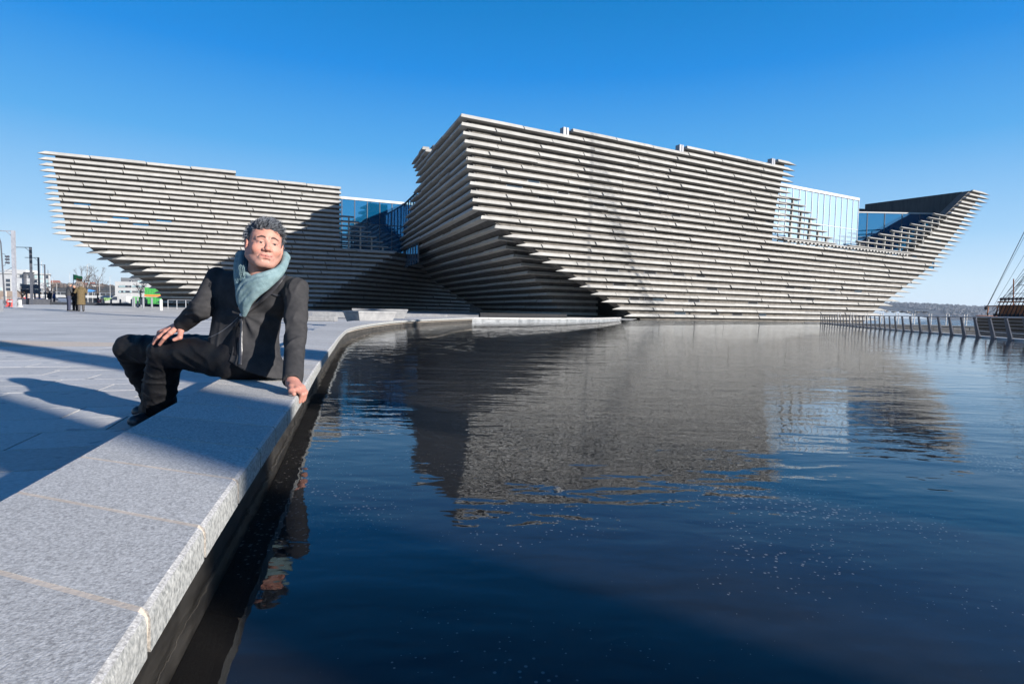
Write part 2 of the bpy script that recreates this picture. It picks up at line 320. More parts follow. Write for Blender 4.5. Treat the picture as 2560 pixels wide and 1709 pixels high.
def water_material(name, deep, clear, near):
    m = bpy.data.materials.new(name); m.use_nodes = True; nt = m.node_tree
    for n_ in list(nt.nodes):
        if n_.type == 'BSDF_PRINCIPLED': nt.nodes.remove(n_)
    o = nt.nodes['Material Output']
    geo = N(m, 'ShaderNodeNewGeometry')
    def nz(scale, rot, stretch, detail, rough=0.5):
        mp = N(m, 'ShaderNodeMapping'); mp.inputs['Rotation'].default_value = (0, 0, math.radians(rot)); mp.inputs['Scale'].default_value = stretch; L(m, geo.outputs['Position'], mp.inputs[0])
        q = N(m, 'ShaderNodeTexNoise', Scale=scale, Detail=detail, Roughness=rough, Distortion=0.3); L(m, mp.outputs[0], q.inputs['Vector']); return q.outputs[0]
    hs = [(nz(0.8, 24, (1, 2.6, 1), 2), 0.0085), (nz(3.4, 14, (1, 2.6, 1), 1), 0.0029), (nz(10.0, -6, (1, 1.9, 1), 1), 0.0009), (nz(28.0, 8, (1, 1.5, 1), 1), 0.00018)] if near else [(nz(0.25, 10, (1, 3, 1), 3), 0.35), (nz(1.4, 0, (1, 2, 1), 3), 0.08)]
    tot = None
    for h, k in hs:
        mu = N(m, 'ShaderNodeMath', _operation='MULTIPLY'); L(m, h, mu.inputs[0]); mu.inputs[1].default_value = k
        if tot is None: tot = mu.outputs[0]
        else:
            ad = N(m, 'ShaderNodeMath', _operation='ADD'); L(m, tot, ad.inputs[0]); L(m, mu.outputs[0], ad.inputs[1]); tot = ad.outputs[0]
    pt = N(m, 'ShaderNodeTexNoise', Scale=0.22, Detail=3); L(m, geo.outputs['Position'], pt.inputs['Vector']); pm = N(m, 'ShaderNodeMapRange'); L(m, pt.outputs[0], pm.inputs[0]); pm.inputs[1].default_value = .35; pm.inputs[2].default_value = .65; pm.inputs[3].default_value = .65; pm.inputs[4].default_value = 1.3
    bp = N(m, 'ShaderNodeBump', Distance=1.0); L(m, pm.outputs[0], bp.inputs['Strength']); L(m, tot, bp.inputs['Height'])
    fr = N(m, 'ShaderNodeFresnel', IOR=1.33); L(m, bp.outputs[0], fr.inputs['Normal'])
    gl = N(m, 'ShaderNodeBsdfGlossy', Roughness=0.01); gl.inputs[0].default_value = (0.92, 0.95, 0.98, 1); L(m, bp.outputs[0], gl.inputs['Normal'])
    if clear:
        base = N(m, 'ShaderNodeBsdfTransparent'); base.inputs[0].default_value = (*deep, 1)
    else:
        base = N(m, 'ShaderNodeBsdfDiffuse'); base.inputs[0].default_value = (*deep, 1)
    bf = N(m, 'ShaderNodeMath', _operation='SUBTRACT'); bf.inputs[0].default_value = 1.0; L(m, geo.outputs['Backfacing'], bf.inputs[1]); ff = N(m, 'ShaderNodeMath', _operation='MULTIPLY'); L(m, fr.outputs[0], ff.inputs[0]); L(m, bf.outputs[0], ff.inputs[1])
    mx = N(m, 'ShaderNodeMixShader'); L(m, ff.outputs[0], mx.inputs[0]); L(m, base.outputs[0], mx.inputs[1]); L(m, gl.outputs[0], mx.inputs[2]); L(m, mx.outputs[0], o.inputs[0]); return m
wat = MB(); wpoly = [(x - 0.0, y) for x, y in bpoly]; wat.add([(x, y, WZ) for x, y in wpoly], [tuple(range(len(wpoly)))])
tag(wat.build('pool_water', water_material('pool water', (0.66, 0.66, 0.66), True, True)), kind='structure')
RZ = -2.6
riv = MB(); riv.add([(8, -300, RZ), (3500, -300, RZ), (6500, 7000, RZ), (-200, 7000, RZ), (40, 140, RZ), (24, 60, RZ), (18, 30, RZ)], [(0, 1, 2, 3, 4, 5, 6)])
tag(riv.build('river_water', water_material('river water', (0.03, 0.07, 0.11), False, False)), kind='structure')

# ---- seat wall round the pool: coping stones, inner wall, plaza side
seat = empty('seat_wall', (-1.0, 2.0, PZ), 'curved pale granite seat wall edging the pool under the seated man', 'wall')
def seat_piece(u0, u1, gap, parent):
    n_ = max(3, min(40, int((u1 - u0) / 2) + 2)); us = np.linspace(u0, u1, n_); r, l = edges(us)
    tot = np.hypot(*(r[-1] - r[0])); k = gap / max(tot, 1e-3); us = np.linspace(u0 + (u1 - u0) * k, u1 - (u1 - u0) * k, n_); r, l = edges(us)
    mb = MB(); c = 0.010; j = 0.0
    rings = []
    for p, q in zip(r, l):
        d = (p - q) / np.linalg.norm(p - q)
        rings.append([(q[0], q[1], ZB - 0.10), (q[0], q[1], ZB - 0.004 + j), (q[0] + d[0] * 0.005, q[1] + d[1] * 0.005, ZB + j), (p[0] - d[0] * c * 1.3, p[1] - d[1] * c * 1.3, ZB + j), (p[0] - d[0] * c * 0.35, p[1] - d[1] * c * 0.35, ZB - c * 0.35 + j), (p[0], p[1], ZB - c * 1.3 + j), (p[0], p[1], ZB - TH), (p[0] - d[0] * 0.02, p[1] - d[1] * 0.02, ZB - TH - 0.004), (p[0] - d[0] * 0.11, p[1] - d[1] * 0.11, ZB - TH - 0.004), (p[0] - d[0] * 0.11, p[1] - d[1] * 0.11, ZB - 0.10)])
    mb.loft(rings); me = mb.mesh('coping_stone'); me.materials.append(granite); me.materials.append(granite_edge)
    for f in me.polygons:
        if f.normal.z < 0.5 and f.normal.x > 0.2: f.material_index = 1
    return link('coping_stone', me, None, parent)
U0 = float(np.argmin(np.abs(RD[:, 1] - 0.42)))
cuts = [U0]
while cuts[-1] < UMAX - 4:
    y_ = edges([cuts[-1]])[0][0][1]; cuts.append(min(cuts[-1] + (5.6 if y_ < 4 else (9 if y_ < 9 else 22)), UMAX))
cuts[-1] = UMAX
seat_piece(0.0, U0, 0.001, seat)
for a, b in zip(cuts[:-1], cuts[1:]): seat_piece(a, b, 0.0065, seat)
core = MB(); rings = []
for p, q in zip(RE, LE):
    d = (p - q) / np.linalg.norm(p - q); a = p - d * 0.118; b = q + d * 0.03
    rings.append([(b[0], b[1], 0.0), (b[0], b[1], ZB - 0.101), (a[0], a[1], ZB - 0.101), (a[0], a[1], 0.0)])
core.loft(rings); core.build('wall_core', V('wet dark wall', (0.025, 0.023, 0.021), (0.085, 0.078, 0.07), scale=6, stretch=(1, 1, 3), rough=0.6, coord='Geo'), seat)
mj = MB(); rings = []                                              # pale mortar just below the top, seen only in the joints
for p, q in zip(RE[2:-1], LE[2:-1]):
    d = (p - q) / np.linalg.norm(p - q); a = p - d * 0.007; b = q + d * 0.005
    rings.append([(b[0], b[1], ZB - 0.098), (b[0], b[1], ZB - 0.0008), (a[0] - d[0] * 0.009, a[1] - d[1] * 0.009, ZB - 0.0008), (a[0] + d[0] * 0.003, a[1] + d[1] * 0.003, ZB - 0.012), (a[0], a[1], ZB - TH + 0.002), (a[0] - d[0] * 0.1, a[1] - d[1] * 0.1, ZB - TH + 0.002), (a[0] - d[0] * 0.1, a[1] - d[1] * 0.1, ZB - 0.098)])
mj.loft(rings); mj.build('mortar', mortar, seat)

# far kerb of the pool (pale top, grey face to the water)
fk = empty('pool_kerb', (1.0, 30.0, 0.1), 'low pale stone kerb closing the far side of the pool below the dark arch', 'kerb')
pts = np.array([(-2.75, 27.6)] + FARW[1:] + [(8.6, 45.2)]); 
def strip(pts, off, z0, z1, name, m, parent, w=0.35):
    mb = MB(); rings = []
    for i, p in enumerate(pts):
        d = pts[min(i + 1, len(pts) - 1)] - pts[max(i - 1, 0)]; d /= np.linalg.norm(d); nrm = np.array([-d[1], d[0]])
        a = p + nrm * off; b = a + nrm * w; rings.append([(a[0], a[1], z0), (b[0], b[1], z0), (b[0], b[1], z1), (a[0], a[1], z1)])
    mb.loft(rings); return mb.build(name, m, parent)
for i in range(len(pts) - 1):
    a, b = pts[i], pts[i + 1]; k_ = max(1, int(np.linalg.norm(b - a) / 1.6))
    for j in range(k_):
        p, q = a + (b - a) * (j / k_ + 0.002), a + (b - a) * ((j + 1) / k_ - 0.002); strip(np.array([p, q]), 0, 0.37, 0.43, 'kerb_stone', slab_mat, fk, 0.5)
strip(pts, 0.06, 0.0, 0.3695, 'kerb_wall', V('wet kerb face', (0.13, 0.14, 0.15), (0.30, 0.31, 0.32), scale=3, stretch=(1, 1, 3), rough=0.6, coord='Geo'), fk, 0.4)

# ------------------------------------------------------------------ the museum
class Facade:
    """collects cast stone blades; the 300 that show largest become parts, the rest one joined part"""
    def __init__(s): s.items = []
    def blade(s, P, d, n, ln, z, p, e0=0.0, e1=0.0, h=0.26, back=0.0):
        s.items.append((P, d, n, ln, z, p, e0, e1, h, back))
    def verts(s, it):
        P, d, n, ln, z, p, e0, e1, h, back = it; vs = []
        for t, e, sg in ((0, e0, 1), (ln, e1, -1)):
            for (of, zz, k) in ((-back, 0.0, 1.0), (p - 0.07, 0.0, 1.0), (p - 0.035, -h * 0.5, 0.5), (p, -h, 0.0), (p - 0.06, -h - 0.02, 0.0), (-back, -h - 0.02, 0.55)):
                sh = e[1] * of / p if isinstance(e, tuple) else sg * e * k
                q = P + d * (t + sh) + n * of; vs.append((q[0], q[1], z + zz))
        return vs
    FC = [(0, 1, 2, 3, 4, 5), (11, 10, 9, 8, 7, 6)] + [(i, 6 + i, 6 + (i + 1) % 6, (i + 1) % 6) for i in range(6)]
    def score(s, it):
        P, d, n, ln, z, p = it[:6]; q0, q1 = [], []
        a = P; b = P + d * ln
        pa = np.array([a[0] / a[1], (z - 0.83) / a[1]]); pb = np.array([b[0] / b[1], (z - 0.83) / b[1]])
        return np.linalg.norm(pa - pb) / (0.5 * (a[1] + b[1]))
    def finish(s, parent, limit=298):
        order = sorted(s.items, key=s.score, reverse=True)
        units = {}
        for it in order[:limit]:
            mb = MB(); mb.add(s.verts(it), s.FC); mb.build('blade', blade_mat, parent)
        if order[limit:]:
            mb = MB()
            for it in order[limit:]: mb.add(s.verts(it), s.FC)
            tag(mb.build('blade', blade_mat, parent), kind='stuff')
def run_blades(F, A, B, z, p, n, e0=0.0, e1=0.0, lo=3.2, hi=5.6, h=0.23, back=0.0, jz=0.014, gap=0.09, first=None):
    A = np.array(A, float); B = np.array(B, float); T = np.linalg.norm(B - A)
    if T < 0.3: return
    d = (B - A) / T; t = 0.0; cuts = [0.0]
    if first and first < T - 1.2: cuts.append(first)
    while T - cuts[-1] > hi: cuts.append(cuts[-1] + random.uniform(lo, hi) * (1.0 if T - cuts[-1] > hi * 1.4 else 0.6))
    cuts.append(T); m = len(cuts) - 1
    for i in range(m):
        a, b = cuts[i] + (gap / 2 if i else 0), cuts[i + 1] - (gap / 2 if i < m - 1 else 0)
        F.blade(A + d * a, d, n, b - a, z + random.uniform(-jz, jz), p + random.uniform(-0.09, 0.05), e0 if i == 0 else -0.10, e1 if i == m - 1 else 0.10, h, back)

def mitre(n1, p1, n2, p2):
    return np.linalg.solve(np.array([n1, n2]), np.array([p1, p2]))
def loft_block(mb, rows_):
    """rows_: [(z, [(x,y),...]), ...] polygons with equal counts"""
    mb.loft([[(x, y, z) for x, y in poly] for z, poly in rows_])

# ---- right hull
P1 = np.array([-3.5, 40.0]); D1 = np.array([0.875, 0.485]); D1 /= np.linalg.norm(D1); N1 = np.array([D1[1], -D1[0]]); PB = 0.46
zr = lambda k: 14.19 - 0.561 * k
W = lambda t, off=0.0: P1 + D1 * t + N1 * off
TL = [-.34, -.33, -.15, -.08, .04, .11, .17, .24, .37, .44, .62, .63, 1.35, 2.39, 3.78, 4.95, 6.09, 7.19, 8.39, 9.55, 10.67, 11.74, 12.91, 14.04, 15.2, 16.55]
step_t = {-1: onwall(1424, 315, P1, D1), -2: onwall(1712, 356, P1, D1), -3: onwall(1941, 391, P1, D1)}
P1f = P1.copy(); P1 = P1 - N1 * PB                                  # wall plane behind the blade fronts
tr_tower = lambda k: interp(k, [-3, 0, 3, 5, 10, 11], [35.75, 35.45, 35.0, 34.7, 34.4, 34.4])
tip_s = lambda z: interp(z, [0.2, .39, 2.37, 4.92, 5.49, 6.07, 6.64, 7.2, 8.35, 9.49, 10.64, 11.85, 13.02, 14.21, 15.46, 16.07, 16.73, 17.4], [50.8, 51.3, 54.4, 60, 60.9, 62.3, 63.5, 64.7, 65.7, 67.4, 68.8, 70.3, 71.7, 72.6, 74.1, 74.9, 76.0, 76.3])
in_s = lambda z: 71.4 - (17.5 - z) * 1.585
lat_s = lambda z: interp(z, [8.2, 8.6, 9.1, 9.67, 10.21, 10.74, 11.29, 11.81, 12.38, 12.94, 13.49], [43.5, 45.1, 46.4, 48.6, 50.6, 52.9, 54.8, 56.7, 59.0, 60.7, 62.2])
lat_l = lambda z: interp(z, [8.7, 9.3, 9.85, 10.44, 11.06, 11.66, 12.26, 12.6], [42.9, 42.0, 41.0, 39.9, 39.1, 37.9, 36.9, 36.6])

mus = empty('museum_building', (10, 50, WZ), 'right hull of the museum, sunlit stone blades rising from the pool to a pointed stern', 'building')
FR = Facade()
nu = lambda v: np.array(v) / np.linalg.norm(v)
PS = 0.62
OC = {k: P1f + D1 * TL[k] for k in range(0, 14)}
OC.update({14: (-1.2, 43), 15: (-.6, 44.1), 16: (0, 45.1), 17: (.6, 46.3), 18: (1.2, 47.5), 19: (1.85, 48.4), 20: (2.45, 49.1), 21: (2.95, 49.6), 22: (3.4, 50.1), 23: (3.9, 50.7), 24: (4.35, 51.2), 25: (4.7, 51.7), 26: (5.0, 52.2)})
OC = {k: np.array(v, float) for k, v in OC.items()}
DS = nu([-.35, .937])
tB = [17, 16.6, 17, 19, 21, 23, 24.5, 26.5, 28.5, 31, 34]
OB = {k: OC[k] + DS * tB[k] for k in range(11)}
OB.update({11: (-16.4, 75.9), 12: (-15.9, 76.2), 13: (-15, 76.2), 14: (-14.1, 76.1), 15: (-13.4, 76.4), 16: (-12.4, 76.4), 17: (-11.4, 76.6), 18: (-10.5, 76.8), 19: (-9.6, 77.2), 20: (-8.7, 77.8), 21: (-7.8, 78.2), 22: (-6.8, 78.6), 23: (-5.7, 78.8), 24: (-4.75, 79), 25: (-3.9, 79.2), 26: (-3.2, 79.4)})
OB = {k: np.array(v, float) for k, v in OB.items()}
EK = {k: np.array([7.6 + 0.02 * (k - 14), 51.6 + 0.05 * (k - 14)]) for k in range(14, 27)}
def nrm_of(a, b):
    d = nu(np.array(b) - np.array(a)); return np.array([-d[1], d[0]])
CK, BK, NSK, NRK, MTK = {}, {}, {}, {}, {}
for k in range(27):
    ns = nrm_of(OC[k], OB[k]); nr, pr = (N1, PB) if k < 14 else (np.array([nu(EK[k] - OC[k])[1], -nu(EK[k] - OC[k])[0]]), 0.45)
    ps = PS if k < 14 else 0.52
    x = mitre(nr, pr, ns, ps); CK[k] = OC[k] - x; BK[k] = OB[k] - ns * ps; NSK[k] = ns; NRK[k] = nr; MTK[k] = x
for k in range(-6, 26):
    z = zr(k)
    if k <= 10:
        if k >= 0: run_blades(FR, CK[k], W(tr_tower(k)), z, PB, N1, e0=('m', float(MTK[k] @ D1)), e1=1.1, first=random.uniform(1.2, 4.5))
        elif k in step_t: run_blades(FR, W(step_t[k] + .4), W(tr_tower(k)), z, PB, N1, e1=1.1, first=random.uniform(2.2, 4.5))
        run_blades(FR, W(in_s(z)), W(tip_s(z)), z, PB, N1, e0=0.5, e1=1.7, lo=4.5, hi=8.5)
    elif k < 14: run_blades(FR, CK[k], W(tip_s(z)), z, PB, N1, e0=('m', float(MTK[k] @ D1)), e1=1.6, first=random.uniform(2.0, 4.6))
    else: run_blades(FR, W(TL[k] - 0.75), W(tip_s(z)), z, PB, N1, e0=0.95, e1=1.6, first=random.uniform(2.0, 4.6))
for k in range(0, 26):
    c, b = CK[k], BK[k]; d = nu(b - c)
    run_blades(FR, c, b, zr(k), PS if k < 14 else 0.52, NSK[k], e0=('m', float(MTK[k] @ d)), e1=0.9, lo=3.0, hi=5.2, h=0.22)
for k in (-1, -2):
    c = CK[0] + DS * (11.0 if k == -1 else 12.5); b = CK[0] + DS * (17.6 if k == -1 else 18.4)
    run_blades(FR, c, b, zr(k), PS, nrm_of(c, b), e1=0.9, lo=3, hi=5)
for k in range(14, 26):                                             # recessed wall beside the arch
    c, e = CK[k], EK[k] - NRK[k] * 0.45; d = nu(e - c)
    run_blades(FR, c, e, zr(k), 0.45, NRK[k], e0=('m', float(MTK[k] @ d)), lo=3, hi=5, h=0.22)
FR.finish(mus)
# masses behind the blades
mw = MB()
tower = [(zr(k) - (0.30 if k == 11 else 0) - 0.02, [tuple(W(max(TL[max(k, 0)], -.3) + 0.9)), tuple(W(tr_tower(k) - 1.25)), tuple(W(tr_tower(k) - 1.25, -14)), tuple(W(9, -14))]) for k in (0, 3, 6, 9, 11)]
loft_block(mw, [(zr(0) - 0.05, tower[0][1])] + tower[1:])
for k in (-1, -2, -3):                                               # stepped parapet
    a, b = W(step_t[k] + 0.25), W(tr_tower(k) - 1.25); c, d = W(tr_tower(k) - 1.25, -1.2), W(step_t[k] + 0.25, -1.2)
    mw.prism([tuple(a), tuple(b), tuple(c), tuple(d)], zr(k + 1) - 0.06 + 0.003 * k, zr(k) - 0.08)
mw.prism([tuple(W(9, -13.9)), tuple(W(27, -13.9)), tuple(W(27, -30)), tuple(W(12, -32))], 9.0, 16.3)  # hidden rear block, added and raised to keep sun off the left hull
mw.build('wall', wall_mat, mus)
for k in (-1, -2, -3):                                               # steel end posts of the steps
    p = W(step_t[k] - 0.35, 0.1); q = MB(); q.box((p[0], p[1], zr(k) - 0.33), (0.22, 0.5, 0.62), 0.5); q.box((p[0] + 0.28, p[1] + 0.15, zr(k) - 0.30), (0.18, 0.4, 0.6), 0.5); q.build('parapet_end', pole_light, mus)
lw = MB()
rows_ = []
for k in [11, 12, 13, 14, 16, 18, 20, 22, 24, 25, 26.2]:
    z = zr(k); t0 = interp(k, range(26), TL) + (16.55 - 15.2) * max(0, k - 25) + (0.9 if k < 13.5 else 0.45); t1 = tip_s(z) - 1.6
    rows_.append((z - (0.02 if k != 11 else 0.30), [tuple(W(t0)), tuple(W(t1)), tuple(W(t1 - 0.9, -1.3)), tuple(W(t0 + 0.3, -1.3))]))
rows_[0] = (zr(11) - 0.03, rows_[0][1]); loft_block(lw, rows_); lw.build('wall', wall_mat, mus)
sw = MB(); rows_ = []
for z in (17.45, 16.2, 14, 12, 10, zr(11) - 0.02):
    t0, t1 = in_s(z) + 0.35, tip_s(z) - 1.6; rows_.append((z, [tuple(W(t0)), tuple(W(t1)), tuple(W(t1 - 0.6, -0.9)), tuple(W(t0, -0.9))]))
loft_block(sw, rows_); sw.build('wall', wall_mat, mus)
# shaded volume and recessed wall
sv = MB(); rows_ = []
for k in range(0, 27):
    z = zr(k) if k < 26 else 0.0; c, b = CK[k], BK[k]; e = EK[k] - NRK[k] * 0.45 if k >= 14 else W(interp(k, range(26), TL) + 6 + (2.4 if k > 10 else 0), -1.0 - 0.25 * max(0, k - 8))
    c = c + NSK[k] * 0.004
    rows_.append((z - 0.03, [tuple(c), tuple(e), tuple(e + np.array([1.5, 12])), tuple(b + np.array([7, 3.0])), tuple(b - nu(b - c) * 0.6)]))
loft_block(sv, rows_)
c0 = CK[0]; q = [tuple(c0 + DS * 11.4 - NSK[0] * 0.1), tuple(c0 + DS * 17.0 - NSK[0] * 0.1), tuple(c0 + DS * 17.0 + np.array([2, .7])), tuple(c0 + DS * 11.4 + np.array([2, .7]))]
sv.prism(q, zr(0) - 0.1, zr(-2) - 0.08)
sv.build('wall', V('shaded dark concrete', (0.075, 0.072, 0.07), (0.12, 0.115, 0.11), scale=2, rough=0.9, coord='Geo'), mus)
# passage under the building: right hand soffit, dark sheet across the open back standing in for shade
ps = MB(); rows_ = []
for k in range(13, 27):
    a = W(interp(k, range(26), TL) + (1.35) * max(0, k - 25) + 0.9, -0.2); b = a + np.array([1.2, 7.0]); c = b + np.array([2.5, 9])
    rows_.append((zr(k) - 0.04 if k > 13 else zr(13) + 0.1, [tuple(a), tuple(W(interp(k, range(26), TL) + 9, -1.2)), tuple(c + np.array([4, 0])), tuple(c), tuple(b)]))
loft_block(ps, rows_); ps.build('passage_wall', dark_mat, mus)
cl = MB(); cl.box((9.5, 66, 3.5), (9, 0.5, 8)); cl.build('passage_shade', dark_mat, mus)
# windows in the dark bands
def wall_window(px, py, w_, h_, P0, D, Nn, parent, m=win_mat):
    t = onwall(px, py, P0, D); z = float(at(px, py, (P0 + D * t)[1])[2]); zf_, sp_ = (14.19, .561) if P0[0] > -20 else (14.2, .505); z = zf_ - sp_ * math.floor((zf_ - z) / sp_) - 0.27 - (sp_ - .27) / 2; c = P0 + D * t + Nn * 0.03; o = MB()
    p, q = c - D * (w_ / 2 + .05), c + D * (w_ / 2 + .05); o.prism([tuple(p - Nn * .01), tuple(q - Nn * .01), tuple(q - Nn * .05), tuple(p - Nn * .05)], z - h_ / 2 - .03, z + h_ / 2 + .03)
    f = o.build('window', pole_mat, parent); g_ = MB(); p, q = c - D * (w_ / 2 - .03), c + D * (w_ / 2 - .03)
    g_.prism([tuple(p), tuple(q), tuple(q - Nn * 0.015), tuple(p - Nn * 0.015)], z - h_ / 2, z + h_ / 2); g_.build('pane', m, f)
for px, py in [(1244, 414), (1334, 448), (1286, 460), (1460, 469), (1408, 479), (1364, 491), (1497, 510), (1657, 481), (1580, 522), (1624, 509), (1690, 537), (1870, 547), (1925, 554), (1530, 672), (1625, 680), (1697, 687), (1752, 691), (1549, 708), (1780, 724), (1586, 743), (1626, 746), (1735, 752), (1700, 781), (1645, 746), (1882, 759), (1787, 784), (1843, 786), (1906, 788), (1976, 710), (2018, 713), (2080, 720), (2145, 725), (2025, 741), (2155, 612), (2310, 618), (2388, 539), (2345, 597), (2286, 636)]:
    wall_window(px, py, random.choice([1.0, 1.3]), 0.22, P1, D1, N1, mus, random.choice([dark_mat, dark_mat, dark_mat, win_mat]))
# open lattice: thin blades on posts, either side of the sill
lt = []
def thin_blade(a, b, z, p=0.50, name='lattice_blade', parent=None, D=D1, Nn=N1, e=0.7, e2=0.0, back=0.12):
    mb = MB(); vs = []
    for q, s_ in ((a, -1), (b, 1)):
        ee = e if s_ == -1 else e2
        for of, zz, k in ((-back, 0, 0.7), (p - .12, 0, 0), (p, -.12, .35), (-back, -.14, 0.7)):
            w_ = q + D * (s_ * -1 * ee * k if s_ == -1 else -ee * k) + Nn * of; vs.append((w_[0], w_[1], z + zz))
    mb.add(vs, [(3, 2, 1, 0), (4, 5, 6, 7), (0, 1, 5, 4), (1, 2, 6, 5), (2, 3, 7, 6), (3, 0, 4, 7)]); mb.build(name, blade_mat, parent)
for k in range(1, 11):
    z = zr(k); thin_blade(W(lat_s(z)), W(in_s(z) + 0.6), z, parent=mus, e=1.0)
for k in range(3, 11):
    z = zr(k); thin_blade(W(33.5), W(lat_l(z)), z, parent=mus, e=0.0, e2=-0.2)
def post(p, z0, z1, parent, wd=0.12, dp=0.22, rz=math.atan2(D1[1], D1[0]), name='lattice_post'):
    mb = MB(); mb.box((p[0], p[1], (z0 + z1) / 2), (wd, dp, z1 - z0), rz); mb.build(name, blade_mat, parent)
t = 45.9; zs = zr(11)
while t < 71:
    for k in range(10, 0, -1):
        z1, z0 = zr(k) - 0.135, zr(k + 1) + (0.003 if k < 10 else -0.05)
        if lat_s(zr(k)) < t - 0.3 + (k % 2) * 0 and in_s(zr(k)) > t - 0.6: post(W(t + 0.05 * (10 - k), 0.1), z0, z1, mus)
    t += 1.62
for j, t in enumerate([35.6, 37.1, 38.6, 40.1, 41.6]):
    for k in range(10, 2, -1):
        if lat_l(zr(k)) > t + 0.4: post(W(t + 0.04 * (10 - k), 0.1), zr(k + 1) + (0.003 if k < 10 else -0.05), zr(k) - 0.135, mus, wd=0.16)
sb = MB()                                                           # row of small blocks under the sill rail
t = 34.8
while t < 57: p = W(t, 0.42); sb.box((p[0], p[1], zr(11) + 0.17), (0.28, 0.4, 0.20), math.atan2(D1[1], D1[0])); t += 0.62
tag(sb.build('sill_block', blade_mat, mus), kind='stuff')
thin_blade(W(34.2), W(57.2), zr(11) + 0.36, parent=mus, e=0, name='sill_rail', p=0.62)
# rear wall of the stern, dark, with its parapet
rw = MB(); a, b = W(in_s(17.4) + 0.1, -0.7), np.array([51.6, 85.2]); n_ = np.array([0.5, 0.45])
rw.add([(*a, 15.6), (*b, 7.6), (*b, 17.42), (*a, 17.42), (*(a + n_), 15.6), (*(b + n_), 7.6), (*(b + n_), 17.42), (*(a + n_), 17.42)], [(0, 1, 2, 3), (7, 6, 5, 4), (0, 4, 5, 1), (1, 5, 6, 2), (2, 6, 7, 3), (3, 7, 4, 0)])
b2 = np.array([51.6, 85.2]); c2 = np.array([46.8, 84.6]); rw.prism([tuple(b2), tuple(c2), tuple(c2 + [0, .8]), tuple(b2 + [0, .8])], 7.6, 16.75)
rw.build('rear_wall', V('dark zinc wall', (0.022, 0.03, 0.036), (0.05, 0.06, 0.065), scale=1.5, stretch=(2, 2, 0.3), rough=0.7, coord='Geo'), mus)
# glass halls above the sill
def curtain(A, B, z0, z1, nb, midz, m, parent, trim=0.35, trim_m=white_mat):
    A = np.array(A); B = np.array(B); d = (B - A) / np.linalg.norm(B - A); Ln = np.linalg.norm(B - A); n_ = np.array([d[1], -d[0]]); root = MB()
    root.prism([tuple(A + n_ * .12), tuple(B + n_ * .12), tuple(B - n_ * .6), tuple(A - n_ * .6)], z1, z1 + trim); r = root.build('roof_edge', trim_m, parent)
    ms = MB()
    for i in range(nb + 1):
        p = A + d * (Ln * i / nb); ms.prism([tuple(p - d * .035 + n_ * .06), tuple(p + d * .035 + n_ * .06), tuple(p + d * .035 - n_ * .08), tuple(p - d * .035 - n_ * .08)], z0, z1 - 0.002)
    ms.prism([tuple(A + n_ * .05), tuple(B + n_ * .05), tuple(B - n_ * .05), tuple(A - n_ * .05)], midz - .035, midz + .035)
    fr = ms.build('mullion_frame', pole_mat if m is glass_blue else steel, parent)
    for i in range(nb):
        for za, zb in ((z0, midz - .04), (midz + .04, z1 - .002)):
            p, q = A + d * (Ln * i / nb + .04), A + d * (Ln * (i + 1) / nb - .04); rr = random.uniform(-.006, .006)
            g_ = MB(); g_.prism([tuple(p + n_ * rr), tuple(q - n_ * rr), tuple(q - n_ * (rr + .03)), tuple(p + n_ * (rr - .03))], za, zb); g_.build('pane', m, fr)
cA = at(1973, 452, 60.2)[:2]; c1 = at(2147, 500, 68.0); cz = float(c1[2]) - .1
cA = c1[:2] - D1 * 16.5
curtain(cA, c1[:2], 7.6, cz, 15, cz - 3.4, glass_pale, mus, 0.30)
curtain(c1[:2] + [0.02, 0.1], c1[:2] + [0.5, 9.9], 7.6, cz, 5, cz - 3.4, glass_blue, mus, 0.30)
curtain((c1[0] + 0.2, 78.0), (57.0, 78.0), 7.6, float(at(2240, 534, 78.0)[2]), 7, float(at(2240, 534, 78.0)[2]) - 3.2, glass_blue, mus, 0.16)
rf = MB(); rf.prism([tuple(cA - [3, 1.6]), tuple(c1[:2] - N1 * 0.7), (c1[0] + .4, c1[1] + 9), tuple(cA - [5, -12])], cz - 0.15, cz + 0.02); rf.build('hall_roof', dark_mat, mus)

# ---- left hull
P2 = np.array([-43.0, 52.0]); D2 = np.array([.917, .399]); D2 /= np.linalg.norm(D2); N2 = np.array([D2[1], -D2[0]])
P2f = P2.copy(); zl = lambda k: 14.2 - 0.505 * k
W2 = lambda t, off=0.0: P2 + D2 * t + N2 * off
TL2 = [.23, .23, .28, .33, .51, .56, .67, .64, .72, .89, .88, 1.0, 1.11, 1.1, 1.15, 1.71, 2.66, 4.87, 5.93, 7.01, 8.01, 9.02, 9.94, 10.99, 11.89, 12.9, 13.9, 14.9]
lm = empty('museum_building', (-30, 58, 0.4), 'left hull of the museum behind the seated man, its lower right side lying in shade', 'building')
FL = Facade()
bendp = lambda k: onwall(948 - 17.25 * (k - 16.4), 690, P2, D2)
TR2 = 26.35
tip2 = {7: 882.6, 8: 896, 9: 912, 10: 926, 11: 940, 12: 955, 13: 969}
SKp = {17: (223.5, 54.5), 18: (251, 56.0), 19: (279, 58.0), 20: (308.6, 59.3), 21: (332, 60.4), 22: (356.7, 61.0), 23: (378, 61.4), 24: (392, 61.8), 25: (396, 62.2), 26: (397, 62.6), 27: (400, 63)}
SK = {}
for k in range(28):
    if k in SKp: SK[k] = np.array([(SKp[k][0] - 1280) / FPX * SKp[k][1] * 1.0, SKp[k][1]])
    else: SK[k] = W2(TL2[k] + 0.9) + np.array([-0.25, 1.6])
D3 = np.array([.4, .916]); D3 /= np.linalg.norm(D3); N3 = np.array([D3[1], -D3[0]])
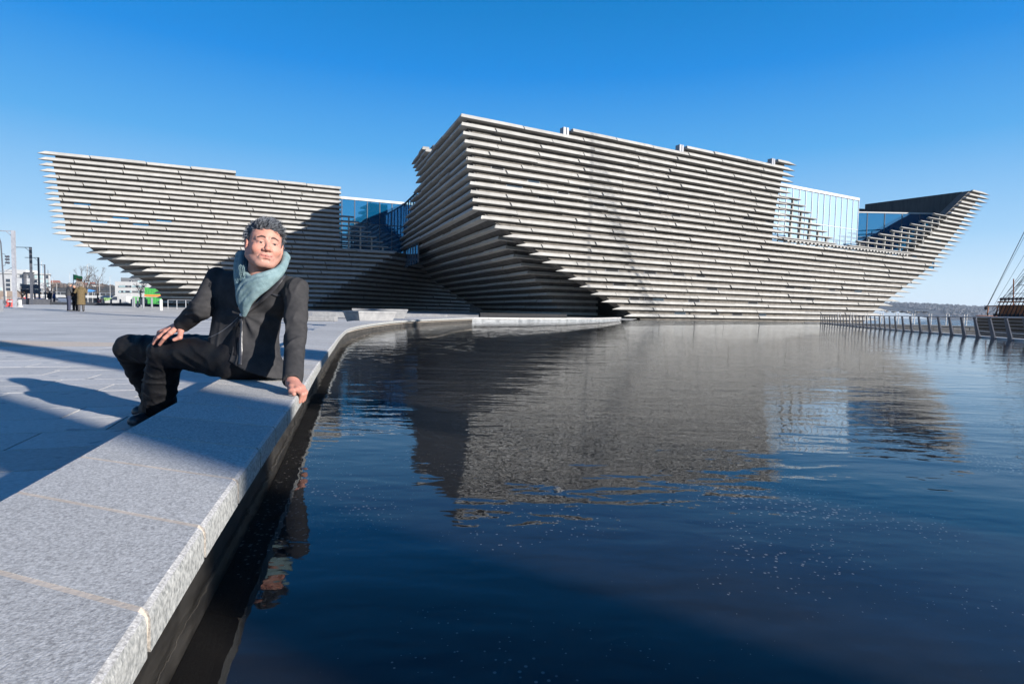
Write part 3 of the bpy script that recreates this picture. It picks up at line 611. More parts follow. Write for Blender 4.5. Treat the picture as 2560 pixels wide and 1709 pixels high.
for k in range(28):
    z = zl(k); t0 = TL2[k]
    if k == 0: t1 = onwall(590, 430, P2, D2)
    elif k < 14: t1 = TR2
    else: t1 = min(bendp(k), onwall(985, 640, P2, D2))
    run_blades(FL, W2(t0), W2(t1), z, 0.42, N2, e0=(0.55 if k < 17 else 0.45), lo=3.2, hi=5.2, h=0.25, first=random.uniform(1.2, 4))
    if k >= 15: A = W2(t1); run_blades(FL, A + D3 * 0.02, A + D3 * (22 + (k - 15) * 1.2), z, 0.42, N3, lo=4, hi=6, h=0.25)
    if k >= 17:
        a, b = W2(t0 + 0.7), SK[k]; run_blades(FL, a, b, z, 0.32, nrm_of(a, b), e1=0.6, lo=3, hi=5, h=0.22)
FL.finish(lm)
def left_mass(ks, t1f, extra):
    mb = MB(); rows_ = []
    for k in ks:
        z = zl(k) if k < 27.5 else 0.05; t0 = interp(k, range(28), TL2); t1 = t1f(k); s_ = np.array([interp(k, range(28), [SK[i][0] for i in range(28)]), interp(k, range(28), [SK[i][1] for i in range(28)])])
        a = W2(t0 + 0.9); sd = s_ + (a - s_) / max(np.linalg.norm(a - s_), .1) * min(0.6, 0.4 * np.linalg.norm(a - s_)) if k >= 17 else a + np.array([.3, 1.2])
        e = W2(t1) + extra(k)
        rows_.append((z - 0.03, [tuple(a), tuple(W2(t1)), tuple(e), tuple(e + np.array([0, 6.0]) - D2 * 2), tuple(sd + np.array([3.0, 14])), tuple(sd)]))
    loft_block(mb, rows_); return mb
mA = left_mass([1.0, 4, 8, 12, 14], lambda k: TR2 - 0.12, lambda k: np.array([-3.6, 9.0])); mA.prism([tuple(W2(1.4)), tuple(W2(onwall(590, 430, P2, D2) - 0.1)), tuple(W2(onwall(590, 430, P2, D2) - 0.1, -1.5)), tuple(W2(1.8, -1.5))], zl(1) - 0.032, zl(0) - 0.03); mA.build('wall', wall_mat, lm)
mB = left_mass([14, 15, 15.99, 16, 17, 18, 20, 22, 24, 26, 27.9], lambda k: min(bendp(min(k, 27)), onwall(985, 640, P2, D2)) - 0.02, lambda k: D3 * 46 - N3 * 0.0); mB.build('wall', wall_mat, lm)
for px, py in [(206, 507), (302, 540), (248, 551), (352, 557), (410, 548)]: wall_window(px, py, 1.3, 0.13, P2, D2, N2, lm, glass_blue)
for k, px in tip2.items():
    thin_blade(W2(26.2), W2(onwall(px, 560, P2, D2)), zl(k), parent=lm, D=D2, Nn=N2, e=0, e2=-0.15, p=0.42, back=0.1)
thin_blade(W2(26.2), W2(onwall(990, 622, P2, D2)), zl(14) + 0.02, parent=lm, D=D2, Nn=N2, e=0, p=0.42, name='sill_rail', back=0.1)
rz2 = math.atan2(D2[1], D2[0])
for px in (872, 901, 929, 957):
    t = onwall(px, 560, P2, D2)
    for k in range(7, 14):
        if tip2[k] > px + 4: post(W2(t, 0.05), zl(k + 1) + 0.003, zl(k) - 0.138, lm, wd=0.13, dp=0.34, rz=rz2)
gA = at(845, 492, 66.0); zt = float(gA[2]) - 0.2
gC = gA[:2] + D2 * 7.6; 
curtain(gA[:2] - D2 * 1.0, gC, 5.6, zt, 6, zt - 2.6, glass_blue, lm, 0.28)
curtain(gC + DS * 0.1, gC - DS * 9.0, 5.6, zt, 6, zt - 2.6, glass_blue, lm, 0.05, pole_mat)

# ------------------------------------------------------------------ plaza furniture
def P(px, py, Y): return at(px, py, Y)
def gx(px, Y): return float(at(px, 765, Y)[0])
# planter benches: two tapered stone seats
def seat_block(c, rz, l1, w1, h, l0, w0, label):
    t = empty('stone_bench', (c[0], c[1], PZ), label, 'bench', 'tapered stone benches beside the pool')
    mb = MB(); ca, sa = math.cos(rz), math.sin(rz); vs = []
    for (l_, w_, z) in ((l0, w0, PZ), (l1, w1, PZ + h - .06)):
        for dx, dy in ((-l_, -w_), (l_, -w_), (l_, w_), (-l_, w_)): vs.append((c[0] + dx * ca / 2 - dy * sa / 2, c[1] + dx * sa / 2 + dy * ca / 2, z))
    mb.add(vs, [(3, 2, 1, 0), (4, 5, 6, 7), (0, 1, 5, 4), (1, 2, 6, 5), (2, 3, 7, 6), (3, 0, 4, 7)]); mb.build('base', plinth_mat, t, bevel=0.01)
    tp = MB(); tp.box((c[0], c[1], PZ + h - .029), (l1 + .03, w1 + .03, .058), rz); tp.build('seat_slab', plinth_mat, t, bevel=0.008); return t
seat_block(P(925, 790, 16.6)[:2], math.radians(50), 1.3, 0.75, 0.60, 0.95, 0.5, 'nearer tapered stone bench at the head of the pool, its lit long side facing right')
seat_block(P(950, 786, 20.5)[:2], math.radians(14), 1.9, 0.7, 0.66, 1.4, 0.45, 'farther tapered stone bench half hidden behind the nearer one at the pool')
# long plinths at the foot of the museum
pb = tag(MB().box((-7.6, 33.0, 0.36), (7.6, 0.6, 0.30), math.radians(3)).build('plinth', plinth_mat, bevel=0.01), 'long low pale stone plinth on the plaza before the shaded hull', 'plinth')
pb2 = tag(MB().box((-9.6, 27.5, 0.25), (2.2, 0.6, 0.24), math.radians(3)).build('plinth', plinth_mat, bevel=0.01), 'short low grey stone plinth just left of the tapered benches', 'plinth')
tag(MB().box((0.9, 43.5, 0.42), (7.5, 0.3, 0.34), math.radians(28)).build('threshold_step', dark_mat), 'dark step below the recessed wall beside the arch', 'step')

# standing and walking people: simple distance fields meshed with openvdb
def sdf_grid(lo, hi, h):
    lo = np.array(lo, float); hi = np.array(hi, float); n = np.ceil((hi - lo) / h).astype(int) + 1
    ax = [lo[i] + h * np.arange(n[i]) for i in range(3)]; X = np.meshgrid(*ax, indexing='ij'); return lo, np.stack(X, -1).astype(np.float32)
def cap(Q, a, b, ra, rb):
    a = np.array(a, np.float32); b = np.array(b, np.float32); ba = b - a; t = np.clip(((Q - a) @ ba) / max(float(ba @ ba), 1e-9), 0, 1)
    return np.linalg.norm(Q - a - t[..., None] * ba, axis=-1) - (ra + (rb - ra) * t)
def ell(Q, c, r, R=None):
    p = Q - np.array(c, np.float32)
    if R is not None: p = p @ np.array(R, np.float32)
    r = np.array(r, np.float32); k0 = np.linalg.norm(p / r, axis=-1); k1 = np.linalg.norm(p / (r * r), axis=-1) + 1e-9; return k0 * (k0 - 1) / k1
def smin(a, b, k):
    h = np.clip(0.5 + 0.5 * (b - a) / k, 0, 1); return b + (a - b) * h - k * h * (1 - h)
def smax(a, b, k): return -smin(-a, -b, k)
def mesh_sdf(f, lo, hi, h, name='mesh'):
    lo, Q = sdf_grid(lo, hi, h); d = np.clip(f(Q) / h, -3, 3).astype(np.float32); d[[0, -1]] = 3; d[:, [0, -1]] = 3; d[:, :, [0, -1]] = 3
    G = openvdb.FloatGrid(3.0); G.copyFromArray(d); p, q = G.convertToQuads(); p = p * h + lo; q = q[:, ::-1]
    me = bpy.data.meshes.new(name); me.vertices.add(len(p)); me.vertices.foreach_set('co', p.astype(np.float32).ravel()); me.loops.add(q.size); me.loops.foreach_set('vertex_index', q.astype(np.int32).ravel())
    me.polygons.add(len(q)); me.polygons.foreach_set('loop_start', np.arange(0, q.size, 4, dtype=np.int32)); me.polygons.foreach_set('use_smooth', [True] * len(q)); me.update(calc_edges=True); me.validate()
    return me, p
skin_far = V('weathered skin', (0.42, 0.22, 0.16), (0.5, 0.28, 0.2), scale=6, rough=0.5, coord='Geo')
hair_far = V('grey hair', (0.10, 0.09, 0.08), (0.16, 0.15, 0.14), scale=20, rough=0.7, coord='Geo')
def cloth(name, c, k=1.35): return V(name, c, tuple(min(1, x * k) for x in c), scale=14, bump=0.4, bscale=30, rough=0.85, coord='Geo')
def stand_person(x, y, z, H, rz, top, legs, coat, label, group, arms, hood=False, hat=None, h=0.016, lean=0.0):
    """top/legs: materials; coat: hem height fraction; arms: list of hand positions in local (x right, y forward, z up) metres"""
    t = empty('person', (x, y, z), label, 'person', group); c_, s_ = math.cos(rz), math.sin(rz)
    s = H / 1.75
    def place(me):
        n = len(me.vertices); co = np.zeros(n * 3, np.float32); me.vertices.foreach_get('co', co); co = co.reshape(-1, 3) * s
        o = np.c_[x + co[:, 0] * c_ - co[:, 1] * s_, y + co[:, 0] * s_ + co[:, 1] * c_, z + co[:, 2]]; me.vertices.foreach_set('co', o.astype(np.float32).ravel()); me.update()
    ln = lean
    shoulder = [(-.19, .02 + ln, 1.43), (.19, .02 + ln, 1.43)]; el = []
    for sd, hd in zip((-1, 1), arms):
        S = np.array(shoulder[0 if sd < 0 else 1]); Hd = np.array(hd, float); mid = (S + Hd) / 2; L_ = np.linalg.norm(Hd - S); b_ = math.sqrt(max(0.29**2 - (L_ / 2)**2, 0.0004)); el.append(mid + np.array([sd * .6, -.5, -.6]) / 0.98 * b_)
    def fb(Q):
        d = ell(Q, (0, .03 + ln, 1.63), (.078, .095, .118)); d = smin(d, ell(Q, (0, .115 + ln, 1.615), (.016, .028, .024)), .015)
        for sd in (-1, 1): d = smin(d, ell(Q, (sd * .08, .02 + ln, 1.625), (.014, .024, .034)), .006)
        d = smin(d, cap(Q, (0, .01 + ln, 1.56), (0, ln, 1.42), .056, .062), .02); d = smin(d, cap(Q, (0, ln, 1.38), (0, 0, 1.0), .11, .11), .05)
        for i, sd in enumerate((-1, 1)):
            hd = arms[i]; d = smin(d, cap(Q, shoulder[i], el[i], .045, .036), .02); d = smin(d, cap(Q, el[i], hd, .036, .026), .015)
            for j in range(4): d = np.minimum(d, cap(Q, hd, np.array(hd) + np.array([.012 * (j - 1.5), .05 - .01 * abs(j - 1.5), -.045]), .018, .009))
            d = np.minimum(d, cap(Q, hd, np.array(hd) + np.array([-sd * .035, .03, -.02]), .016, .009))
            d = smin(d, cap(Q, (sd * .09, 0, .95), (sd * .10, .01, .5), .08, .055), .03); d = smin(d, cap(Q, (sd * .10, .01, .5), (sd * .11, -.02, .08), .05, .035), .02)
        return d
    me, _ = mesh_sdf(fb, (-.5, -.35, 0.0), (.5, .62, 1.8), h); place(me); link('body', me, skin_far, t)
    def ft(Q):
        d = cap(Q, (-.15, ln, 1.41), (.15, ln, 1.41), .075, .075); d = smin(d, ell(Q, (0, ln * .8, 1.25), (.215, .15, .26)), .05); d = smin(d, ell(Q, (0, 0, 1.02), (.20, .155, .24)), .06)
        if coat < .8: d = smin(d, cap(Q, (-.05, 0, .95), (-.06, 0, coat), .15, .17), .05); d = smin(d, cap(Q, (.05, 0, .95), (.06, 0, coat), .15, .17), .05)
        for i, sd in enumerate((-1, 1)): d = smin(d, cap(Q, shoulder[i], el[i], .078, .062), .03); d = smin(d, cap(Q, el[i], np.array(arms[i]) + (el[i] - np.array(arms[i])) * .18, .062, .047), .025)
        d = smin(d, cap(Q, (-.05, -.01 + ln, 1.49), (.05, -.01 + ln, 1.49), .075, .075), .03)
        if hood: d = smin(d, ell(Q, (0, -.10 + ln, 1.47), (.13, .08, .10)), .03)
        d = d + 0.006 * np.sin(Q[..., 2] * 46 + Q[..., 0] * 22 + 2 * np.sin(Q[..., 1] * 18)) * np.sin(Q[..., 0] * 13 + 1.1)
        return np.maximum(d, coat - Q[..., 2])
    me, _ = mesh_sdf(ft, (-.52, -.36, coat - .05), (.52, .6, 1.62), h); place(me); link('coat', me, top, t)
    def fl(Q):
        d = ell(Q, (0, 0, .96), (.18, .135, .16))
        for sd in (-1, 1): d = smin(d, cap(Q, (sd * .09, 0, .92), (sd * .10, .01, .5), .10, .078), .04); d = smin(d, cap(Q, (sd * .10, .01, .5), (sd * .11, -.01, .07), .078, .066), .03)
        return np.maximum(d + .004 * np.sin(Q[..., 2] * 60 + Q[..., 0] * 30), .05 - Q[..., 2])
    me, _ = mesh_sdf(fl, (-.28, -.22, 0.02), (.28, .22, 1.15), h); place(me); link('trousers', me, legs, t)
    for sd in (-1, 1):
        def fs(Q): return np.maximum(smin(ell(Q, (sd * .11, .07, .035), (.045, .13, .045)), ell(Q, (sd * .11, -.03, .05), (.042, .06, .06)), .02), .002 - Q[..., 2])
        me, _ = mesh_sdf(fs, (sd * .11 - .07, -.13, -.01), (sd * .11 + .07, .23, .13), .012); place(me); link('shoe', me, dark_mat, t)
    def fh(Q):
        d = np.abs(ell(Q, (0, .02 + ln, 1.645), (.088, .104, .118))) - .012; return smax(np.maximum(d, (Q[..., 1] - ln - .045) * .8 - (Q[..., 2] - 1.62) * .9), 1.56 - Q[..., 2], .01)
    me, _ = mesh_sdf(fh, (-.13, -.13 + ln, 1.5), (.13, .18 + ln, 1.8), .012); place(me); link('hair', me, hat or hair_far, t)
    return t
YP = 37.0
def gnd(px, Y): return (gx(px, Y), Y, plaza_z(Y))
g3 = 'three people talking on the plaza'
q = gnd(172, YP); stand_person(*q, 1.80, math.radians(-40), cloth('charcoal jacket', (.035, .036, .04)), cloth('navy jeans', (.03, .035, .06)), .82, 'man in charcoal jacket and jeans, leftmost of the three talking on the plaza', g3, [(-.12, .35, 1.18), (.10, .38, 1.2)], lean=.04)
q = gnd(188, YP + .5); stand_person(*q, 1.72, math.radians(175), cloth('black coat', (.010, .011, .014)), cloth('black trousers', (.010, .010, .012)), .72, 'person in black coat facing the camera, middle of the three talking', g3, [(-.12, .28, 1.05), (.12, .28, 1.08)])
q = gnd(203, YP - .2); stand_person(*q, 1.78, math.radians(42), cloth('olive coat', (.085, .062, .030)), cloth('grey trousers', (.05, .048, .05)), .42, 'person in long olive hooded coat, rightmost of the three talking', g3, [(-.14, .36, 1.2), (.10, .36, 1.22)], hood=True, lean=.03)
for i, (px, Y, c, lb) in enumerate([(125, 70, (.012, .014, .02), 'distant person in dark clothes near the fourth lamp post'), (136, 72, (.03, .06, .16), 'distant person in blue jacket beside the dark clothed one')]):
    q = (gx(px, Y), Y, 0.3); stand_person(*q, 1.7, 1.0 + i, cloth('jacket', c), cloth('dark jeans', (.02, .025, .04)), .8, lb, 'passers-by at the far left', [(-.2, .12, .86), (.2, .1, .86)], h=.03)

# lamp posts
def lamp_post(px, Yd, topz, wd, label, m, arm=1.45):
    x = gx(px, Yd); z0 = plaza_z(Yd) if Yd < 60 else 0.3
    t = empty('lamp_post', (x, Yd, z0), label, 'lamp post', 'tall square lamp posts along the plaza edge')
    MB().box((x, Yd, (z0 + topz) / 2), (wd, wd, topz - z0), 0.2).build('post', m, t)
    a = MB(); a.box((x - arm / 2 - .08, Yd, topz - .04), (arm, .07, .06)); a.build('arm', m, t)
    b = MB(); b.tube([(x - .05, Yd, topz - .45), (x - .5, Yd, topz - .08)], .022, 6); b.build('brace', m, t)
    lh = MB(); lh.box((x - arm - .02, Yd, topz - .05), (.34, .12, .05)); lh.build('lamp_head', m, t)
    z2 = z0 + (topz - z0) * .47
    c = MB(); c.box((x - .75, Yd, z2), (1.35, .05, .05)); c.tube([(x - .05, Yd, z2 + .38), (x - .62, Yd, z2 + .03)], .022, 6); c.build('lower_arm', m, t); return t
lamp_post(38, 43, 6.0, .20, 'nearest and tallest lamp post, pale grey, at the left edge', pole_light)
lamp_post(80, 57, 6.1, .17, 'second lamp post from the left, dark, before the billboard', pole_mat)
lamp_post(99, 71, 6.15, .15, 'third lamp post from the left, dark, behind the billboard edge', pole_mat)
lamp_post(114, 87, 6.3, .14, 'fourth and farthest dark lamp post, just left of the trio', pole_mat)
# traffic lights and thin poles
x, Y = gx(10, 52), 52
t = empty('traffic_light', (x, Y, .3), 'slim dark pole with curved top and three signal heads, at the left edge', 'traffic light')
MB().tube([(x + .1, Y, .2), (x, Y, 3.0), (x - .12, Y, 6.0), (x - .25, Y, 6.45), (x - .6, Y, 6.6)], [.07, .06, .05, .04, .03], 8).build('pole', pole_mat, t)
br = MB().tube([(x - .05, Y, 5.0), (x + .2, Y, 4.95), (x + .33, Y, 4.7), (x + .33, Y, 4.25), (x + .2, Y, 3.95), (x - .05, Y, 3.9)], .02, 6).build('bracket', pole_mat, t)
for z in (4.75, 4.5, 4.2): MB().tube([(x + .25, Y - .02, z), (x + .55, Y + .03, z - .01)], [.07, .11], 8).build('signal_head', pole_mat, t)
def thin_pole(px, Y, z1, label, m=pole_light, heads=0, r=.05, arm=0):
    x = gx(px, Y); t = empty('street_light', (x, Y, .2), label, 'street light'); MB().tube([(x, Y, .1), (x, Y, z1)], [r, r * .6], 6).build('pole', m, t)
    if arm: MB().tube([(x, Y, z1), (x + arm * .5, Y, z1 + .12), (x + arm, Y, z1 + .1)], [r * .6, r * .5, r * .9], 6).build('arm', m, t)
    for j in range(heads): MB().box((x + .12 * (1 if j % 2 else -.3), Y, z1 * .62 - j * .62), (.36, .2, .2)).build('signal_head', pole_mat, t)
    return t
thin_pole(220, 95, 6.9, 'white slim street light with three small signal heads right of the trio', white_mat, 3, .06, .5)
thin_pole(122, 100, 6.2, 'slim pole with signal heads close behind the farthest lamp post', pole_mat, 3, .05)
for i, (px, Y, z, lb) in enumerate([(106, 120, 9.0, 'white pole between the third and fourth lamp posts'), (133, 120, 5.5, 'short white pole left of the trio'), (143, 125, 4.6, 'shortest white pole left of the trio, by the overpass'), (176, 130, 7.2, 'thin white pole above the man in the charcoal jacket'), (250, 130, 6.8, 'first thin white lamp pole left of the grey office block'), (276, 135, 6.8, 'second thin white lamp pole close to the grey office block'), (330, 100, 4.6, 'thin white pole before the white office block')]): thin_pole(px, Y, z, lb, white_mat, 0, .05, .5)
# flag
x, Y = gx(185, 80), 80; t = empty('flag_pole', (x, Y, .2), 'white pole flying a green and orange flag above the trio', 'flag'); MB().tube([(x, Y, .1), (x, Y, 4.6)], .04, 6).build('pole', white_mat, t)
fm = MB(); nx = 14
vs = []
for i in range(nx + 1):
    for j in (0, 1, 2):
        u_ = i / nx; vs.append((x + u_ * 1.22, Y + .09 * math.sin(u_ * 9), 4.55 - j * .37 - u_ * .22 + .03 * math.sin(u_ * 7)))
fm.add(vs, [(3 * i + j, 3 * i + j + 1, 3 * i + j + 4, 3 * i + j + 3) for i in range(nx) for j in (0, 1)])
me = fm.mesh('flag', fix=False); me.materials.append(V('flag green', (.12, .42, .12), (.16, .48, .14), scale=3, coord='Geo')); me.materials.append(orange_mat)
for i, f in enumerate(me.polygons): f.material_index = 1 if (i % 2 == 1 and i > 7) else 0
fo = link('flag', me, None, t); sm = fo.modifiers.new('thickness', 'SOLIDIFY'); sm.thickness = .01
# billboard
x0, x1, Y = gx(55, 64), gx(96, 64), 64
t = empty('billboard', ((x0 + x1) / 2, Y, .3), 'dark blue grey billboard panel on posts behind the second lamp post', 'billboard')
bm_ = V('billboard panel', (.035, .05, .075), (.05, .07, .10), scale=1, rough=.6, coord='Geo')
for i in range(3):
    a, b = x0 + (x1 - x0) * i / 3 + .01, x0 + (x1 - x0) * (i + 1) / 3 - .01
    for j in range(2): MB().box(((a + b) / 2, Y, 1.83 + .52 * j), (b - a, .08, .50)).build('panel', bm_, t)
for k in (.25, .75): MB().box((x0 + (x1 - x0) * k, Y + .1, .95), (.12, .12, 1.4)).build('post', pole_mat, t)
# bollards
bol = [(259.4, 751.5, 768), (278, 751, 769), (301, 752, 769.5), (329, 752, 770), (332.4, 749, 773), (336, 748, 773.5), (344.3, 748, 774), (353, 751, 772), (358.5, 748.5, 774.5), (366.6, 752.5, 771.5), (379.5, 749, 775)]
names = ['leftmost slim bollard on the shaded far plaza', 'second slim bollard from the left on the far plaza', 'third slim bollard from the left on the far plaza', 'first bollard of the close cluster', 'second bollard of the close cluster', 'third bollard of the close cluster', 'thickest bollard in the middle of the cluster', 'fifth bollard of the cluster, set back', 'sixth bollard of the cluster, set forward', 'last bollard of the cluster, set back', 'lone bollard between the cluster and the white post']
proto = None
for (px, a, b), nm in zip(bol, names):
    hz = 775 + .0201 * (px - 1280); Y = .66 * FPX / (b - hz) if b - hz > 5 else 60; Y = min(Y, 62); x = gx(px, Y); z0 = plaza_z(Y) - .02; h_ = (b - a) * Y / FPX
    o = MB().lathe((x, Y, z0), [(.09, 0), (.09, h_ * .93), (.075, h_ * .99), (.05, h_)], 10).build('bollard', grey_paint); tag(o, nm, 'bollard', 'steel bollards on the far plaza')
x, Y = gx(402.5, 44), 44; o = MB().lathe((x, Y, PZ + .1), [(.11, 0), (.11, .85), (.07, .9)], 12).build('bollard', white_mat); tag(o, 'white sunlit post at the right end of the bollards', 'bollard')
# white handrail under the hull
t = empty('handrail', (gx(440, 50), 50, .3), 'pale steel handrail under the left hull beside the bollards', 'handrail')
xs = [gx(420, 50) + i * .78 for i in range(4)]
MB().tube([(xs[0], 50, 1.12), (xs[-1] + .6, 50, 1.12)], .03, 6).build('rail', steel, t)
for xx in xs: MB().tube([(xx, 50, .3), (xx, 50, 1.12)], .028, 6).build('post', steel, t)
# low dark wall at the plaza edge
tag(MB().box((gx(255, 62), 62, .45), (26, .5, .55), .02).build('boundary_wall', V('dark low wall', (.03, .035, .045), (.05, .055, .065), scale=2, rough=.8, coord='Geo')), 'long low dark wall closing the plaza behind the bollards', 'wall')
# barriers at the far left
def barrier(px, py, w_, m, label):
    Y = 46; x = gx(px, Y); t = empty('barrier', (x, Y, PZ), label, 'barrier', 'plastic barriers at the left edge'); mb = MB(); mb.prism([(x - w_ / 2, Y - .2), (x + w_ / 2, Y - .2), (x + w_ / 2, Y + .2), (x - w_ / 2, Y + .2)], PZ, PZ + .25)
    mb.box((x, Y, PZ + .5), (w_ * .9, .2, .5)); mb.build('body', m, t); MB().box((x, Y - .11, PZ + .6), (w_ * .5, .012, .14)).build('reflector', white_mat, t)
barrier(25, 764, .38, red_mat, 'red barrier block nearest the left frame edge'); barrier(31, 764, .35, red_mat, 'smaller red barrier just left of the tall pale lamp post'); barrier(44, 764, .3, red_mat, 'red barrier just right of the tall pale lamp post'); barrier(48, 764, .3, white_mat, 'white barrier right of the tall pale lamp post')
t = empty('crowd_fence', (gx(15, 44), 44, PZ), 'light steel crowd control fence behind the grey slab', 'fence')
x0, x1 = gx(6, 44), gx(34, 44); fr = MB().tube([(x0, 44, PZ), (x0, 44, PZ + .95), (x1, 44, PZ + .95), (x1, 44, PZ), ], .018, 6).build('frame', steel, t)
for i in range(7): xx = x0 + (x1 - x0) * (i + 1) / 8; MB().tube([(xx, 44, PZ + .12), (xx, 44, PZ + .95)], .008, 5).build('bar', steel, t)
sl_ = MB(); xs = gx(3, 34); sl_.box((xs - .2, 34, .5), (.36, .35, .72)); tag(sl_.build('concrete_block', grey_paint, bevel=.02), 'grey upright slab cut by the left frame edge', 'block')
# dark planters at the foot of the lamps
for i, (px, w_, lb) in enumerate([(64, 1.0, 'first dark tapered planter left of the second lamp post'), (74, 1.1, 'dark tapered planter at the foot of the second lamp post'), (90, 1.1, 'dark tapered planter right of the second lamp post'), (106, .9, 'dark tapered planter between third and fourth lamp posts')]):
    Y = 58 + i; x = gx(px, Y); o = MB().box((x, Y, .62), (w_, .7, .75), 0, 1.25).build('planter', pole_mat); tag(o, lb, 'planter', 'dark planters at the far left')

# ------------------------------------------------------------------ the town at the left
hotel_w = V('white render', (.40, .41, .42), (.46, .47, .48), scale=.4, rough=.7, coord='Geo')
tint_g = V('green glass panel', (.30, .42, .44), (.42, .54, .55), scale=.3, rough=.3, coord='Geo')
dark_g = mat('dark window glass', (.03, .04, .06), .15, spec=.8)
Y = 240; hz = lambda px: 774.9 + .0201 * (px - 1280)
zat = lambda px, py, Y: float(at(px, py, Y)[2])
x1 = gx(128, Y); x0 = x1 - 60; zt = zat(90, 686, Y); zb = zat(60, 729, Y)
t = empty('office_building', ((x0 + x1) / 2, Y, 0), 'white and glass panelled hotel block behind the lamp posts at far left', 'building')
kk = (Y + 14) / Y; MB().prism([(x0, Y), (x1, Y), (x1 * kk - .4, Y + 14), (x0, Y + 14)], zb, zt).build('wall', hotel_w, t)
MB().prism([(x0 - .5, Y - .5), (x1 + .6, Y - .5), (x1 * kk, Y + 14.5), (x0 - .5, Y + 14.5)], zt + .02, zt + .45).build('roof', white_mat, t)
MB().box((gx(30, Y), Y + 5, zt + 1.2), (9, 6, 1.5)).build('roof_house', white_mat, t)
nst = 4; hst = (zt - zb) / nst
xx = x1 - .6; rr = random.Random(3)
while xx > x0 + 2:
    w_ = rr.choice([1.3, 2.0, 2.6])
    for j in range(nst):
        if rr.random() < .8:
            wm = rr.choice([dark_g, dark_g, tint_g]); f = MB().box((xx - w_ / 2, Y - .05, zb + hst * (j + .5)), (w_, .12, hst * .78)).build('window', white_mat, t)
            MB().box((xx - w_ / 2, Y - .13, zb + hst * (j + .5)), (w_ - .25, .06, hst * .70)).build('pane', wm, f)
    xx -= w_ + rr.choice([.5, 1.0, 1.6])
fr = MB(); a, b = gx(67, Y), gx(87, Y)
for q in (a, b): fr.box((q, Y - .5, (zt + zb) / 2 + .4), (.5, 1.0, zt - zb + .8))
fr.box(((a + b) / 2, Y - .5, zt + .6), (b - a + .5, 1.0, .5)); fr.build('portal_frame', pole_mat, t)
MB().box(((x0 + x1) / 2 - 4, Y + 2, zb / 2 + .2), (x1 - x0 - 6, 12, zb - .3)).build('ground_floor', V('brown ground floor', (.25, .19, .15), (.34, .27, .22), scale=.5, rough=.7, coord='Geo'), t)
for i in range(14): MB().box((x0 + 4 + i * 3.7, Y - 4.2, zb / 2 + .1), (.5, .5, zb)).build('column', white_mat, t)
# overpass
Y = 190; t = empty('overpass', (gx(250, Y), Y, 0), 'long white road overpass with pale railing behind the flag', 'bridge')
x0, x1 = gx(95, Y), gx(430, Y); za, zc = zat(250, 746, Y), zat(250, 735, Y)
MB().box(((x0 + x1) / 2, Y, (za + zc) / 2 - .2), (x1 - x0, 7, (zc - za) * .55)).build('deck', white_mat, t)
MB().box(((x0 + x1) / 2, Y - 3.4, zc + .35), (x1 - x0, .08, .1)).build('rail', steel, t)
for i in range(24): MB().box((x0 + 1 + i * (x1 - x0 - 2) / 23, Y - 3.4, zc - .1), (.1, .08, .9)).build('rail_post', steel, t)
for i in range(8): MB().box((x0 + 3 + i * (x1 - x0 - 6) / 7, Y, za / 2), (.9, 2.5, za)).build('pier', grey_paint, t)
# office block grey and white
Y = 170; t = empty('office_building', (gx(340, Y), Y, 0), 'grey and white flat roofed office block under the left hull', 'building')
grw = V('grey cladding', (.14, .15, .16), (.17, .18, .19), scale=.3, rough=.7, coord='Geo')
def blk(xa, xb, ya, yb, d, yy, name, m):
    a, b = gx(xa, Y), gx(xb, Y); zt_, zb_ = zat((xa + xb) / 2, ya, Y), zat((xa + xb) / 2, yb, Y); return MB().box(((a + b) / 2, Y + yy + d / 2, (zt_ + zb_) / 2), (b - a, d, zt_ - zb_)).build(name, m, t)
blk(286, 440, 694, 756, 14, 3, 'wall', grw); blk(325, 440, 684, 694.2, 9, 6, 'roof_house', grw); blk(297, 440, 705.5, 756, 10, -1.5, 'wall', white_mat)
for (ya, yb) in ((714, 718.5), (727, 731.5)):
    b_ = blk(308, 372, ya, yb, .2, -1.62, 'window', grw)
    for i in range(12):
        a = 308.5 + i * 5.3; g_ = gx(a, Y); g2 = gx(a + 4.4, Y); MB().box(((g_ + g2) / 2, Y - 1.72, zat(a, (ya + yb) / 2, Y)), (g2 - g_, .1, (yb - ya - .8) * Y / FPX)).build('pane', random.choice([dark_g, tint_g, grw]), b_)
for xa in (308, 313.5, 329, 334.5, 351): blk(xa, xa + 4, 700, 704.4, .15, 2.9, 'window', dark_g if xa < 320 else tint_g)
# green containers, stalls, van, sign, tent
def stack(px0, px1, py0, py1, Y, m, label, band=None, cat='container'):
    a, b = gx(px0, Y), gx(px1, Y); zt_, zb_ = zat(px0, py0, Y), zat(px0, py1, Y); t = empty('shipping_container', ((a + b) / 2, Y, zb_), label, cat)
    MB().box(((a + b) / 2, Y + 1.2, (zt_ + zb_) / 2), (b - a, 2.4, zt_ - zb_)).build('body', m, t)
    for i in range(int((b - a) / .3)): MB().box((a + .2 + i * .3, Y - .02, (zt_ + zb_) / 2), (.1, .04, (zt_ - zb_) * .92)).build('rib', m, t)
    if band: MB().box(((a + b) / 2, Y - .06, zb_ + (zt_ - zb_) * band[1]), (b - a + .02, .05, (zt_ - zb_) * band[0])).build('band', orange_mat, t)
stack(362, 412, 718, 741, 105, green_mat, 'green container with orange band raised above the bollards', (.22, .11))
stack(365, 400, 742, 760, 104, green_mat, 'green container on the ground under the raised one')
stack(310, 326, 741, 762, 102, green_mat, 'narrow green container left of the bollard cluster')
stack(330, 352, 742, 755, 108, green_mat, 'green container behind the bollard cluster')
stack(260, 276, 744, 760, 106, V('pale green board', (.22, .38, .14), (.3, .42, .2), scale=1, coord='Geo'), 'small pale green kiosk left of the parked van', cat='kiosk')
